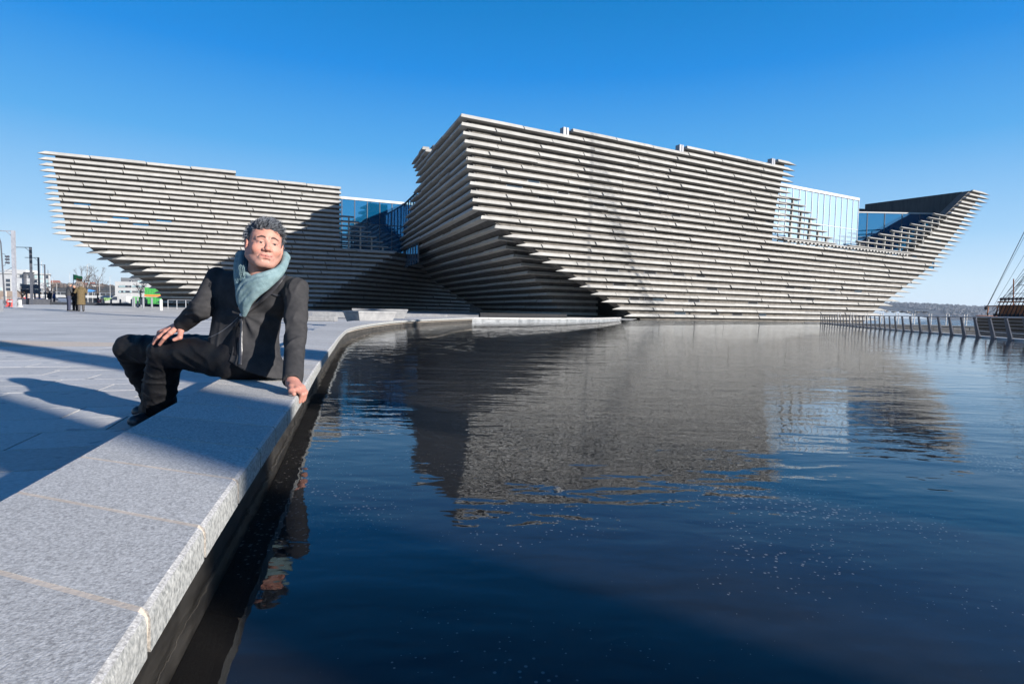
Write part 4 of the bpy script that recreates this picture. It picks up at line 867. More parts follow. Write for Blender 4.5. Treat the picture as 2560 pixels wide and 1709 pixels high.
Y = 98; x = gx(297, Y); t = empty('parked_van', (x, Y, 0.2), 'white van parked beyond the low wall, left of the green containers', 'van')
mb = MB(); prof = [(-1.9, .4), (1.9, .4), (1.9, 1.9), (-.2, 1.95), (-1.1, 1.15), (-1.9, .95)]
mb.loft([[(x + a, Y + yy, b) for a, b in prof] for yy in (-.8, .8)]); mb.build('body', white_mat, t, bevel=.08)
MB().add([(x - .25, Y - .81, 1.75), (x - .95, Y - .81, 1.18), (x + .3, Y - .81, 1.18), (x + .3, Y - .81, 1.75), (x - .25, Y - .79, 1.75), (x - .95, Y - .79, 1.18), (x + .3, Y - .79, 1.18), (x + .3, Y - .79, 1.75)], [(0, 1, 2, 3), (7, 6, 5, 4), (0, 4, 5, 1), (1, 5, 6, 2), (2, 6, 7, 3), (3, 7, 4, 0)]).build('window', dark_g, t)
for s_ in (-1.15, 1.2):
    for yy in (-.82, .62): MB().tube([(x + s_, Y + yy, .34), (x + s_, Y + yy + .2, .34)], .33, 14).build('wheel', dark_mat, t)
x = gx(249, 75); t = empty('notice_board', (x, 75, .3), 'small red notice board on the fence right of the trio', 'sign'); MB().box((x, 75, .95), (.46, .05, .40)).build('panel', red_mat, t); MB().box((x, 74.96, .97), (.30, .02, .07)).build('text_strip', white_mat, t)
for s_ in (-.18, .18): MB().box((x + s_, 75.06, .55), (.05, .05, .7)).build('leg', pole_mat, t)
x, Y = gx(233, 150), 150; t = empty('market_tent', (x, Y, 0), 'blue pitched tent roof right of the trio in the distance', 'tent')
zt_ = zat(233, 723, Y); mb = MB(); mb.add([(x - .7, Y - .6, zt_), (x + .9, Y, zt_ - .35), (x + .5, Y - .9, zt_ - .65), (x - .8, Y - 1, zt_ - .75), (x - .7, Y + 1, zt_ - .6)], [(0, 1, 2), (0, 2, 3), (0, 3, 4), (0, 4, 1), (1, 4, 3, 2)]); mb.build('roof', blue_mat, t)
for a in (-.7, .5): MB().tube([(x + a, Y - .8, .1), (x + a, Y - .8, zt_ - .7)], .04, 5).build('pole', white_mat, t)
# clutter row of fence panels and parked cars behind the wall, wooded rise with houses, church tower
for i in range(7):
    px = 60 + i * 9.5; Y = 110; x = gx(px, Y); c = [(.2, .2, .22), (.45, .05, .05), (.6, .6, .62), (.05, .08, .2), (.5, .5, .5), (.12, .12, .13), (.10, .12, .16)][i]
    t = empty('parked_car', (x, Y + i * .7, .2), ['dark grey', 'red', 'silver', 'navy', 'light grey', 'black', 'slate blue'][i] + ' car parked beyond the plaza, ' + ['left of the billboard legs', 'under the billboard left edge', 'under the billboard, between its posts', 'right under the second lamp post', 'under the right billboard post', 'behind the third lamp post', 'beside the farthest lamp post'][i], 'car', 'cars parked beyond the plaza')
    mb = MB(); pr = [(-.95, .3), (.95, .3), (.98, .75), (.62, .85), (.38, 1.3), (-.45, 1.3), (-.75, .85), (-.98, .75)]; yy = Y + i * .7
    mb.loft([[(x + a * 1.0, yy + q_, b + .1) for a, b in pr] for q_ in (-1.9, 1.9)]); mb.build('body', mat('car paint', c, .25), t, bevel=.05); MB().box((x, yy - 1.93, 1.15), (.8, .05, .28)).build('window', dark_g, t)
    for s_ in (-.8, .8): MB().tube([(x + s_ - .1, yy - 1.5, .42), (x + s_ + .1, yy - 1.5, .42)], .28, 10).build('wheel', dark_mat, t)

bare = V('bare twigs', (.05, .035, .03), (.10, .075, .06), scale=2, rough=.9, coord='Geo')
hillm = V('wooded hillside', (.035, .035, .03), (.085, .075, .06), scale=.05, detail=12, bump=1, bscale=.12, rough=.95, coord='Geo', dist=4)
def hill(name, Y, prof, base, depth, label=None, m=hillm):
    """prof: [(px, top_y)] skyline"""
    pts = []; n_ = 160; xs = np.linspace(prof[0][0], prof[-1][0], n_)
    mb = MB(); R_ = np.random.RandomState(int(Y)); rows_ = []
    for d_, k in ((0, 0), (.25, .55), (.6, .85), (1, 1), (1.6, .8)):
        row = []
        for px in xs:
            zt_ = zat(px, interp(px, [p[0] for p in prof], [p[1] for p in prof]), Y); z = base + (zt_ - base) * k * (1 + .03 * R_.randn() * (k > 0)); row.append((gx(px, Y) * (1 + .0 * d_), Y + depth * (d_ - 1), z))
        rows_.append(row)
    vs = [p for r in rows_ for p in r]; fs = [(i * n_ + j, i * n_ + j + 1, (i + 1) * n_ + j + 1, (i + 1) * n_ + j) for i in range(len(rows_) - 1) for j in range(n_ - 1)]
    mb.add(vs, fs); return tag(mb.build(name, m), kind='structure')
HL = {}
def hill2(key, name, Y, prof, base, depth, m=hillm):
    HL[key] = (Y, prof, base, depth); return hill(name, Y, prof, base, depth, m=m)
def on_hill(key, px, d_):
    Y, prof, base, depth = HL[key]; k = interp(d_, [0, .25, .6, 1], [0, .55, .85, 1]); zt_ = zat(px, interp(px, [p[0] for p in prof], [p[1] for p in prof]), Y)
    return (gx(px, Y), Y + depth * (d_ - 1), base + (zt_ - base) * k)
hill2('town', 'hill', 900, [(-1400, 700), (-200, 712), (60, 716), (128, 714), (160, 718), (200, 715), (240, 721), (262, 714), (290, 718), (440, 716), (700, 718), (1300, 732)], 0, 250)
hill2('shore', 'far_shore', 2600, [(2050, 764), (2170, 760), (2215, 759), (2260, 763), (2300, 765), (2332, 767), (2352, 772), (2380, 770), (2405, 768), (2430, 770), (2450, 776), (2480, 777), (2520, 773), (2700, 776), (3600, 781)], RZ, 700, m=V('far wooded shore', (.028, .036, .045), (.07, .075, .085), scale=.012, detail=12, bump=1, bscale=.05, rough=.95, coord='Geo', dist=8))
def wood(name, key, specs, hmin, hmax, m, seed):
    R_ = random.Random(seed); mb = MB()
    for (pa, pb, da, db, n_) in specs:
        for _ in range(n_):
            c = np.array(on_hill(key, R_.uniform(pa, pb), R_.uniform(da, db))); r = R_.uniform(hmin, hmax); c[2] += r * .35; vs = []; k = 6
            for a in range(k): an = a * math.tau / k + R_.random(); rr_ = r * R_.uniform(.7, 1.2); vs.append((c[0] + math.cos(an) * rr_, c[1] + math.sin(an) * rr_ * .6, c[2] + R_.uniform(-.4, .1) * r))
            vs += [(c[0] + R_.uniform(-.2, .2) * r, c[1], c[2] + r * R_.uniform(.5, .95)), (c[0], c[1], c[2] - r)]
            mb.add(vs, [(a, (a + 1) % k, k) for a in range(k)] + [((a + 1) % k, a, k + 1) for a in range(k)])
    return tag(mb.build(name, m), kind='stuff')
wood('woodland', 'shore', [(2120, 2345, .05, 1, 1500), (2345, 2620, .5, 1, 700), (2345, 2620, .0, .5, 350)], 5, 11, V('far bare trees', (.03, .038, .05), (.085, .085, .095), scale=.02, rough=.95, coord='Geo'), 4)
wood('woodland', 'town', [(100, 300, .2, 1, 700), (-60, 130, .6, 1, 200)], 2.2, 5, V('bare trees', (.05, .042, .038), (.12, .095, .08), scale=.05, rough=.95, coord='Geo'), 5)
def house(x, y, z, w_, h_, m, roofm, label, grp, rz):
    t = empty('house', (x, y, z), label, 'house', grp); MB().box((x, y, z + h_ / 2), (w_, w_ * .7, h_), rz).build('wall', m, t)
    ca, sa = math.cos(rz), math.sin(rz); f = lambda a, b, c: (x + a * ca - b * sa, y + a * sa + b * ca, z + c); hw, hd = w_ * .54, w_ * .4
    MB().add([f(-hw, -hd, h_), f(hw, -hd, h_), f(hw, hd, h_), f(-hw, hd, h_), f(-hw, 0, h_ * 1.55), f(hw, 0, h_ * 1.55)], [(0, 1, 5, 4), (2, 3, 4, 5), (0, 4, 3), (1, 2, 5), (3, 2, 1, 0)]).build('roof', roofm, t)
roof_s = V('slate roof', (.06, .06, .07), (.10, .10, .11), scale=.3, rough=.8, coord='Geo'); roof_r = V('red roof', (.20, .08, .055), (.26, .11, .08), scale=.3, rough=.8, coord='Geo')
cream = V('cream wall', (.32, .30, .27), (.38, .36, .32), scale=.2, rough=.8, coord='Geo'); stonew = V('brown stone wall', (.18, .14, .11), (.24, .19, .16), scale=.3, rough=.8, coord='Geo')
R_ = random.Random(8)
for i in range(70):
    px = R_.choice([R_.uniform(2325, 2440), R_.uniform(2325, 2440), R_.uniform(2440, 2600)]); c = on_hill('shore', px, R_.uniform(.02, .85))
    house(c[0], c[1], c[2] - 1, R_.uniform(9, 17), R_.uniform(7, 11), [white_mat, cream, stonew][i % 3], roof_s, 'tiny ' + ['white', 'cream', 'brown stone'][i % 3] + ' house ' + ('near the waterline' if (c[1] < 2250) else 'high on the wooded slope') + ' of the far shore', 'houses on the far shore', R_.uniform(-.6, .6))
for i in range(26):
    px = R_.choice([R_.uniform(128, 190), R_.uniform(205, 292), R_.uniform(230, 292)]); c = on_hill('town', px, R_.uniform(.15, .9))
    house(c[0], c[1], c[2] - 1, R_.uniform(6, 10), R_.uniform(4, 6), [white_mat, cream, stonew][i % 3], [roof_r, roof_s][i % 2], 'small distant ' + ['white', 'cream', 'brown stone'][i % 3] + ' town house with ' + ['red', 'slate'][i % 2] + ' roof on the rise behind the overpass', 'town houses at the left', R_.uniform(-.5, .5))
Y = 420; x = gx(202, Y); t = empty('church_tower', (x, Y, 0), 'square stone church tower rising behind the flag', 'tower'); zt_ = zat(202, 704, Y)
MB().box((x, Y, zt_ / 2), (3.4, 3.4, zt_)).build('wall', stonew, t)
for a in (-1.3, 0, 1.3): MB().box((x + a, Y - 1.5, zt_ + .35), (.7, .6, .7)).build('merlon', stonew, t)
for a in (-.7, .7): MB().box((x + a, Y - 1.72, zt_ - 2.2), (.6, .1, 1.6)).build('window', dark_g, t)
# bare street trees
def bare_tree(px, Y, H_, label):
    x = gx(px, Y); t = empty('bare_tree', (x, Y, .2), label, 'tree', 'leafless street trees'); R_ = random.Random(int(px)); MB().tube([(x, Y, .1), (x + .05, Y, H_ * .45), (x - .03, Y, H_ * .7)], [.11, .08, .05], 7).build('trunk', bare, t); mb = MB()
    def br(p, d, l, r, n_):
        q = p + d * l; mb.tube([p, q], [r, r * .6], 4, cap=False)
        if n_:
            for _ in range(3): e = d + np.array([R_.uniform(-.6, .6), R_.uniform(-.6, .6), R_.uniform(-.1, .5)]); br(q, e / np.linalg.norm(e), l * .68, r * .55, n_ - 1)
    for i in range(9):
        z = H_ * R_.uniform(.35, .72); an = R_.random() * math.tau; br(np.array([x, Y, z]), nu([math.cos(an) * .6, math.sin(an) * .6, .9]), H_ * .2, .04, 3)
    mb.build('crown', bare, t)
bare_tree(244, 92, 5.6, 'leafless slender tree left of the grey office block'); bare_tree(212, 90, 5.8, 'leafless slender tree right of the flag'); bare_tree(352, 90, 3.8, 'leafless small tree before the white office block'); bare_tree(126, 90, 3.2, 'leafless bushy tree behind the distant walkers'); bare_tree(55, 62, 2.3, 'dark leafless bush left of the billboard')

# ------------------------------------------------------------------ right side: weir edge walkway, quay, ship
POOLE = np.array([(10.6, 5.0), (12.4, 10.6), (14.0, 15.6), (15.65, 20.7), (17.3, 25.8), (21.3, 36.2), (25.0, 46.5)])
fin_m = V('dark steel fin', (.10, .105, .12), (.14, .145, .16), scale=4, rough=.5, coord='Geo')
wk = empty('walkway_railing', (17.3, 25.8, WZ), 'steel railing with slanting fins along the right edge of the pool', 'railing')
s = np.r_[0, np.cumsum(np.hypot(*np.diff(POOLE, axis=0).T))]
def pe(t): return np.array([np.interp(t, s, POOLE[:, 0]), np.interp(t, s, POOLE[:, 1])])
MB().tube([(*pe(t), .905) for t in np.linspace(0, s[-1], 60)], .021, 8).build('top_rail', steel, wk)
wr = MB()
for z in (.38, .49, .60, .70, .80): wr.tube([(*(pe(t) + [.03, 0]), z) for t in np.linspace(0, s[-1], 30)], .0045, 4)
wr.build('wire', steel, wk)
t = .3
while t < s[-1]:
    p = pe(t); d = nu(pe(t + .2) - pe(max(t - .2, 0))); n_ = np.array([d[1], -d[0]]); mb = MB(); vs = []
    for (z, of, wd) in ((.19, -.34, .27), (.895, .05, .15)):
        for a, b in ((-wd / 2, -.06), (wd / 2, -.06), (wd / 2, -.03), (-wd / 2, -.03)):
            q = p + d * (of + a) + np.array([n_[0], n_[1]]) * b; vs.append((q[0], q[1], z))
    mb.add(vs, [(3, 2, 1, 0), (4, 5, 6, 7), (0, 1, 5, 4), (1, 2, 6, 5), (2, 3, 7, 6), (3, 0, 4, 7)]); mb.build('fin', fin_m, wk); t += .98
ed = MB(); ed.loft([[(*(pe(t) + [0.0, 0]), -.6), (*(pe(t) + [.0, 0]), WZ + .05), (*(pe(t) + [.32, 0]), WZ + .05), (*(pe(t) + [.32, 0]), -.6)] for t in np.linspace(0, s[-1], 40)])
tag(ed.build('weir_edge', white_mat), 'thin weir edge coloured white for sun glints where the pool meets the walkway', 'edge')  # white colour stands in for sunlight glinting on the spill edge
wd_ = MB(); wd_.loft([[(*(pe(t) + [.35, 0]), -.6), (*(pe(t) + [.35, 0]), -.05), (*(pe(t) + [3.2, .3]), -.05), (*(pe(t) + [3.2, .3]), -.6)] for t in np.linspace(0, s[-1], 40)])
tag(wd_.build('walkway', slab_mat), kind='structure')
# quay wall beyond
qa, qb = np.array([25.8, 50.5]), np.array([47.0, 43.0]); qw = empty('quay_wall', (30, 46, RZ), 'coursed grey stone quay wall behind the slanting railing fins', 'wall')
d = nu(qb - qa); n_ = np.array([-d[1], d[0]]); Lq = np.linalg.norm(qb - qa)
course = V('quay stone', (.14, .135, .13), (.24, .23, .215), scale=1.2, bump=.6, bscale=14, rough=.9, coord='Geo', objvar=.3)
R_ = random.Random(2)
for j in range(6):
    t = -R_.random(); z = .22 - .33 * (j + 1)
    while t < Lq:
        l_ = R_.uniform(.9, 1.7); a, b = max(t, 0), min(t + l_, Lq)
        if b - a > .2: p, q = qa + d * (a + .012), qa + d * (b - .012); o_ = R_.uniform(-.015, .015); MB().prism([tuple(p - n_ * o_), tuple(q - n_ * o_), tuple(q + n_ * .2), tuple(p + n_ * .2)], z + .008, z + .322).build('stone', course, qw)
        t += l_
MB().prism([tuple(qa + n_ * .1), tuple(qb + n_ * .1), tuple(qb + n_ * 3), tuple(qa + n_ * 3)], RZ - 1, .2).build('wall_core', wall_mat, qw)
MB().prism([tuple(qa - n_ * .06), tuple(qb - n_ * .06), tuple(qb + n_ * .5), tuple(qa + n_ * .5)], .222, .30).build('coping', V('quay coping', (.26, .26, .26), (.32, .32, .31), scale=3, coord='Geo'), qw)
qr = empty('quay_railing', (30, 48, .3), 'white paired post railing along the quay wall', 'railing')
for px in (2098, 2130, 2166, 2205, 2244, 2284, 2326, 2370, 2415, 2470):
    A = np.array([[ray(px, 800)[0], -d[0]], [ray(px, 800)[1], -d[1]]]); tt = np.linalg.solve(A, qa)[1]
    for o_ in (-.08, .10): p = qa + d * (tt + o_) + n_ * .15; MB().box((p[0], p[1], .30 + .46), (.045, .045, .92)).build('post', white_mat, qr)
p0, p1 = qa + n_ * .15, qb + n_ * .15; MB().tube([(*p0, 1.2), (*p1, 1.2)], .015, 5).build('top_rail', steel, qr)
for z in (.5, .65, .8, .95, 1.08): MB().tube([(*p0, z), (*p1, z)], .005, 4).build('wire', steel, qr)
for i, px in enumerate((2218, 2235, 2256, 2273, 2294, 2312)):
    A = np.array([[ray(px, 800)[0], -d[0]], [ray(px, 800)[1], -d[1]]]); tt = np.linalg.solve(A, qa)[1]; p = qa + d * tt + n_ * .3
    t = empty('gull', (p[0], p[1], 1.18), ['leftmost', 'second', 'third', 'fourth', 'fifth', 'rightmost'][i] + ' black and white gull of the six perched on the quay rail', 'bird', 'gulls perched on the quay rail')
    def fg(Q):
        b = ell(Q, (0, 0, .13), (.16, .065, .06)); b = smin(b, ell(Q, (.13, 0, .20), (.045, .035, .04)), .04); b = smin(b, cap(Q, (.16, 0, .20), (.215, 0, .19), .014, .006), .01); b = smin(b, cap(Q, (-.12, 0, .14), (-.27, 0, .15), .035, .012), .03)
        for s_ in (-.025, .025): b = np.minimum(b, cap(Q, (.0, s_, .10), (.0, s_, .0), .008, .008))
        return b
    me, co = mesh_sdf(fg, (-.32, -.1, -.02), (.26, .1, .28), .012); rot = math.radians(180 - 20 * (i % 3)); c_, s_ = math.cos(rot), math.sin(rot); co = co * 1.15
    me.vertices.foreach_set('co', np.c_[p[0] + co[:, 0] * c_ - co[:, 1] * s_, p[1] + co[:, 0] * s_ + co[:, 1] * c_, 1.18 + co[:, 2]].astype(np.float32).ravel()); me.update(); me.materials.append(dark_mat); me.materials.append(white_mat)
    zc = np.array([co[f.vertices[0]] for f in me.polygons])
    for f, q in zip(me.polygons, zc): f.material_index = 0 if (q[2] > .15 and q[0] < .10) else 1
    link('body', me, None, t)

# sailing ship moored in the dock
hull_m = V('black hull planking', (.022, .02, .018), (.05, .044, .038), scale=1.2, stretch=(1, 1, 6), bump=.4, bscale=10, rough=.5, coord='Geo'); wood_m = V('varnished wood', (.20, .075, .035), (.30, .12, .055), scale=2, stretch=(1, 1, 5), rough=.4, coord='Geo'); rope = V('tarred rope', (.02, .022, .03), (.04, .042, .05), scale=20, rough=.8, coord='Geo')
sh = empty('sailing_ship', (38.0, 20.0, RZ), 'moored wooden sailing ship with dense rigging at the right edge', 'ship')
def ring(y, w_, z0, z1): return [(37.0 - w_, y, z1), (37.0 - w_ * 1.02, y, z0 + (z1 - z0) * .6), (37.0 - w_ * .75, y, z0), (37.0 + w_ * .75, y, z0), (37.0 + w_ * 1.02, y, z0 + (z1 - z0) * .6), (37.0 + w_, y, z1)]
rings = [ring(41.8, 2.9, -.3, 1.08), ring(41.3, 3.45, -1.0, 1.08), ring(39.5, 3.75, -2.4, 1.03), ring(34, 4.0, -3.2, .95), ring(20, 4.3, -3.4, .85), ring(0, 4.3, -3.4, .95), ring(-20, 3.6, -3.2, 1.3), ring(-29, .4, -2.6, 2.0)]
hl = MB(); hl.loft(rings); hl.build('hull', hull_m, sh)
for z_, w_, m_ in ((1.08, .06, wood_m), (.02, .05, white_mat)):
    mb = MB(); 
    for sd in (-1,): mb.tube([(37.0 + sd * 2.95, 41.85, z_), (37 + sd * 3.53, 41.3, z_ - .02), (37 + sd * 3.86, 39.5, z_ - .06), (37 + sd * 4.1, 34, z_ - .12), (37 + sd * 4.4, 20, z_ - .2), (37 + sd * 4.4, 0, z_ - .1)], w_, 6)
    mb.tube([(34.05, 41.85, z_), (39.95, 41.85, z_)], w_, 6); mb.build('rubbing_strake', m_, sh)
bw = MB(); bw.box((33.6, 35.0, 1.45), (.12, 9, .8)); bw.box((35.9, 39.5, 1.4), (4.4, .12, .7)); bw.build('bulwark', wood_m, sh)
dh = MB(); dh.box((36.6, 30, 1.9), (3.2, 8, 1.6)); dh.build('deck_house', wood_m, sh)
masts = [(36.0, 25.0, 36.0, .08), (36.0, -7.5, 34.0, .32), (36.2, -27.2, 30.0, .30)]
for mx_, my_, mz_, mr_ in masts:
    m_ = MB(); m_.tube([(mx_, my_, .5), (mx_, my_, mz_ * .5), (mx_, my_, mz_)], [mr_, mr_ * .8, mr_ * .35], 12); mo = m_.build('mast', wood_m, sh)
    for kz, ln_ in () if my_ > 20 else ((.40, 9.0), (.60, 7.2), (.78, 5.2)): y_ = MB(); y_.tube([(mx_ - ln_ * .65, my_ + ln_ * .15, mz_ * kz), (mx_, my_, mz_ * kz + .1), (mx_ + ln_ * .65, my_ - ln_ * .15, mz_ * kz)], [.07, .16, .07], 8); y_.build('yard', wood_m, mo)
rp = [((2465, 771), 41.4, (36, 25, 37.0), .022), ((2466, 771), 41.4, (36, 25, 34.8), .010), ((2480, 772), 40.9, (36, 25, 30), .009), ((2484, 778), 40.5, (36, 25, 24.5), .012), ((2492, 780), 40.0, (36, 25, 21.5), .016)]
for (q, Yr, top_, r_) in rp: a = at(*q, Yr); MB().tube([a, top_], r_, 5).build('rope', rope, sh)
b_ = at(2533.5, 620, 36.2)
a = at(2465, 771, 41.4); tdir = (np.array([36, 25, 37.0]) - a); pb_ = a + tdir * .165; MB().lathe((pb_[0], pb_[1], pb_[2] - .12), [(.04, 0), (.11, .06), (.11, .18), (.04, .24)], 8).build('pulley_block', rope, sh)
MB().lathe((a[0], a[1], a[2] - .1), [(.03, 0), (.1, .06), (.1, .2), (.03, .26)], 8).build('pulley_block', rope, sh)
for j in range(13):                                                 # shrouds with deadeyes, to the mizzen top
    yb = 39.6 - j * .30; x_b = 33.35
    lo = np.array([x_b, yb, 1.12]); mid = np.array([x_b + .10, yb - .35, 2.25]); MB().tube([lo, mid], .028, 5).build('lanyard', rope, sh)
    MB().tube([mid, np.array([36, 25.2, 20.0 + .5 * j])], .014, 5).build('shroud', rope, sh)
    MB().lathe((mid[0], mid[1], mid[2] - .1), [(.03, 0), (.10, .04), (.10, .16), (.03, .2)], 8).build('deadeye', rope, sh); MB().lathe((lo[0], lo[1], lo[2] - .05), [(.03, 0), (.09, .04), (.09, .14), (.03, .18)], 8).build('deadeye', rope, sh)
for j in range(7): z = 2.6 + j * .55; k = (z - 2.25) / 19; MB().tube([(33.45 + 2.7 * k, 39.0 - 13.6 * k, z), (33.45 + 2.7 * k, 35.8 - 10.4 * k, z)], .018, 4).build('ratline', rope, sh)
MB().tube([(33.35, 39.4, 2.05), (33.4, 33.0, 2.05)], .05, 6).build('pin_rail', wood_m, sh)
MB().tube([at(2533, 790, 38.8), at(2534, 697, 38.8)], .035, 6).build('davit_post', wood_m, sh)

# unseen panels added out of frame to the right as shadow casters: their soft shadows cross the seat wall
for (px_, py_, wd_, lb) in ((10.5, -5.85, .66, 'unseen added shadow-casting pylon on the walkway right of the pool, the farther back one'), (10.5, -3.65, .62, 'unseen added broad shadow-casting pylon on the walkway right of the pool, the nearer one')):
    t = empty('shadow_blocker', (px_, py_, -.05), lb, 'blocker', 'unseen shadow casters added by the walkway'); MB().box((px_, py_, 4.2), (.12, wd_, 8.2), math.radians(-34)).build('panel', grey_paint, t, bevel=.01); MB().box((px_, py_, .03), (.5, wd_ + .2, .12), math.radians(-34)).build('foot', pole_mat, t)

R_ = random.Random(12)
for j in range(16):
    a = np.array([33.4 + R_.uniform(0, 1.2), R_.uniform(34.0, 40.6), R_.uniform(1.1, 2.0)]); b = np.array([36, 25, R_.uniform(16, 30)]) + np.array([R_.uniform(-.5, .5), 0, 0]); MB().tube([a, b], R_.uniform(.006, .009), 4).build('rope', rope, sh)
for j in range(8):
    y_ = 40.4 - j * .75; MB().tube([(33.5, y_, 1.1), (33.55, y_, 1.75)], .04, 5).build('stanchion', wood_m, sh)
MB().tube([(33.5, 40.5, 1.78), (33.6, 33.5, 1.78)], .045, 6).build('hand_rail', wood_m, sh)

# ------------------------------------------------------------------ the seated man
A_ = lambda px, py, Y: at(px, py, Y)
man = empty('person', tuple(A_(608, 905, 2.97)), 'seated man in dark jacket and teal scarf leaning on the curved granite seat wall', 'person')
def skin_material():
    m = mat('skin', (.40, .2, .14), .55, spec=.3); b = m.node_tree.nodes['Principled BSDF']; at_ = N(m, 'ShaderNodeAttribute', _attribute_name='tone')
    nz = N(m, 'ShaderNodeTexNoise', Scale=45, Detail=4); mx = N(m, 'ShaderNodeMix', _data_type='RGBA', _blend_type='MULTIPLY'); mx.inputs[0].default_value = .35
    geo = N(m, 'ShaderNodeNewGeometry'); L(m, geo.outputs['Position'], nz.inputs['Vector'])
    rp_ = N(m, 'ShaderNodeValToRGB'); rp_.color_ramp.elements[0].color = (.7, .55, .5, 1); rp_.color_ramp.elements[1].color = (1.1, 1.05, 1.0, 1); L(m, nz.outputs[0], rp_.inputs[0])
    L(m, at_.outputs['Color'], mx.inputs[6]); L(m, rp_.outputs[0], mx.inputs[7]); L(m, mx.outputs[2], b.inputs['Base Color'])
    n2 = N(m, 'ShaderNodeTexNoise', Scale=260, Detail=3); L(m, geo.outputs['Position'], n2.inputs['Vector']); bp = N(m, 'ShaderNodeBump', Strength=.2, Distance=.0010); L(m, n2.outputs[0], bp.inputs['Height']); L(m, bp.outputs[0], b.inputs['Normal'])
    b.inputs['Subsurface Weight'].default_value = .12; b.inputs['Subsurface Radius'].default_value = (.012, .004, .002); return m
SKIN = skin_material()
yaw, pit, rol = math.radians(33), math.radians(4), math.radians(6)
fv = np.array([math.sin(yaw) * math.cos(pit), -math.cos(yaw) * math.cos(pit), math.sin(pit)])
uv = np.array([0, 0, 1.0]) - fv * fv[2]; uv /= np.linalg.norm(uv); lv = np.cross(uv, fv)
uv2 = uv * math.cos(rol) + lv * math.sin(rol); lv2 = lv * math.cos(rol) - uv * math.sin(rol); uv, lv = uv2, lv2
HR = np.stack([lv, fv, uv], 1)                                        # local (left, forward, up) -> world
HC = A_(661, 617, 2.88)
def HW(p): return HC + HR @ np.array(p, float)
def head_sdf(Q):                                                      # Q in head space
    X = np.abs(Q[..., 0]); M = Q.copy(); M[..., 0] = X
    d = ell(Q, (0, -.018, .032), (.079, .097, .084))
    d = smin(d, ell(Q, (0, .020, -.026), (.070, .070, .080)), .03)
    d = smin(d, ell(Q, (0, .028, .052), (.066, .060, .052)), .02)
    d = smin(d, cap(M, (.056, -.006, -.048), (.028, .050, -.088), .029, .022), .03)
    d = smin(d, ell(Q, (0, .062, -.092), (.030, .022, .019)), .025)
    d = smin(d, ell(M, (.040, .064, -.024), (.029, .022, .026)), .018)                # cheeks
    d = smin(d, cap(M, (.010, .086, .026), (.046, .070, .025), .0075, .007), .014)      # brow
    d = smax(d, -ell(M, (.032, .101, .006), (.018, .0125, .009)), .011)                  # sockets
    d = smin(d, ell(M, (.031, .0750, .006), (.0170, .0145, .0120)), .005)                 # lids
    d = smax(d, -ell(M, (.0315, .0915, .0032), (.0135, .006, .0021)), .0010)              # eye slit
    d = smin(d, cap(M, (.020, .087, -.0085), (.042, .079, -.005), .0040, .0035), .006)     # bag under the eye
    d = smin(d, cap(Q, (0, .083, .016), (0, .105, -.022), .0075, .0105), .012)
    d = smin(d, ell(Q, (0, .1065, -.0265), (.0145, .0120, .0110)), .007)
    d = smin(d, ell(M, (.0165, .0940, -.0310), (.0100, .0110, .0080)), .006)
    d = smax(d, -ell(M, (.0080, .1025, -.0390), (.0042, .0045, .003)), .003)
    d = smin(d, ell(Q, (0, .080, -.062), (.034, .0145, .020)), .015)                       # mouth mound
    d = smin(d, cap(M, (0, .0935, -.0562), (.0280, .0780, -.0568), .0034, .0018), .004)
    d = smin(d, cap(M, (0, .0925, -.0682), (.0260, .0790, -.0598), .0044, .0020), .004)
    d = smax(d, -cap(M, (0, .0975, -.0620), (.0265, .0810, -.0572), .0017, .0010), .0012)
    d = smax(d, -cap(M, (.0215, .0950, -.036), (.036, .0800, -.058), .0018, .0012), .010)     # smile lines
    d = smax(d, -cap(M, (.0, .0890, -.0790), (.012, .087, -.0785), .003, .003), .010)
    for z_ in (.052, .064, .074): d = d + .0010 * np.exp(-((Q[..., 2] - z_ - .12 * X * X * 6) / .0018) ** 2) * (Q[..., 1] > .04)
    E = M - np.array([.081, -.004, .000], np.float32)
    ear = ell(E, (0, 0, 0), (.011, .019, .033)); ear = smin(ear, ell(E, (-.004, .006, -.026), (.008, .008, .010)), .006); ear = smax(ear, -ell(E, (.008, .004, .003), (.007, .009, .017)), .004)
    d = smin(d, ear, .006)
    return d
def head_world(Q): return head_sdf(((Q - HC.astype(np.float32)) @ HR.astype(np.float32)))
NB, NT = A_(652, 705, 2.93), HW((0, -.028, -.06))
def add_tone(me, p, fn):
    a = me.attributes.new('tone', 'FLOAT_COLOR', 'POINT'); a.data.foreach_set('color', np.c_[fn(p), np.ones(len(p))].astype(np.float32).ravel())
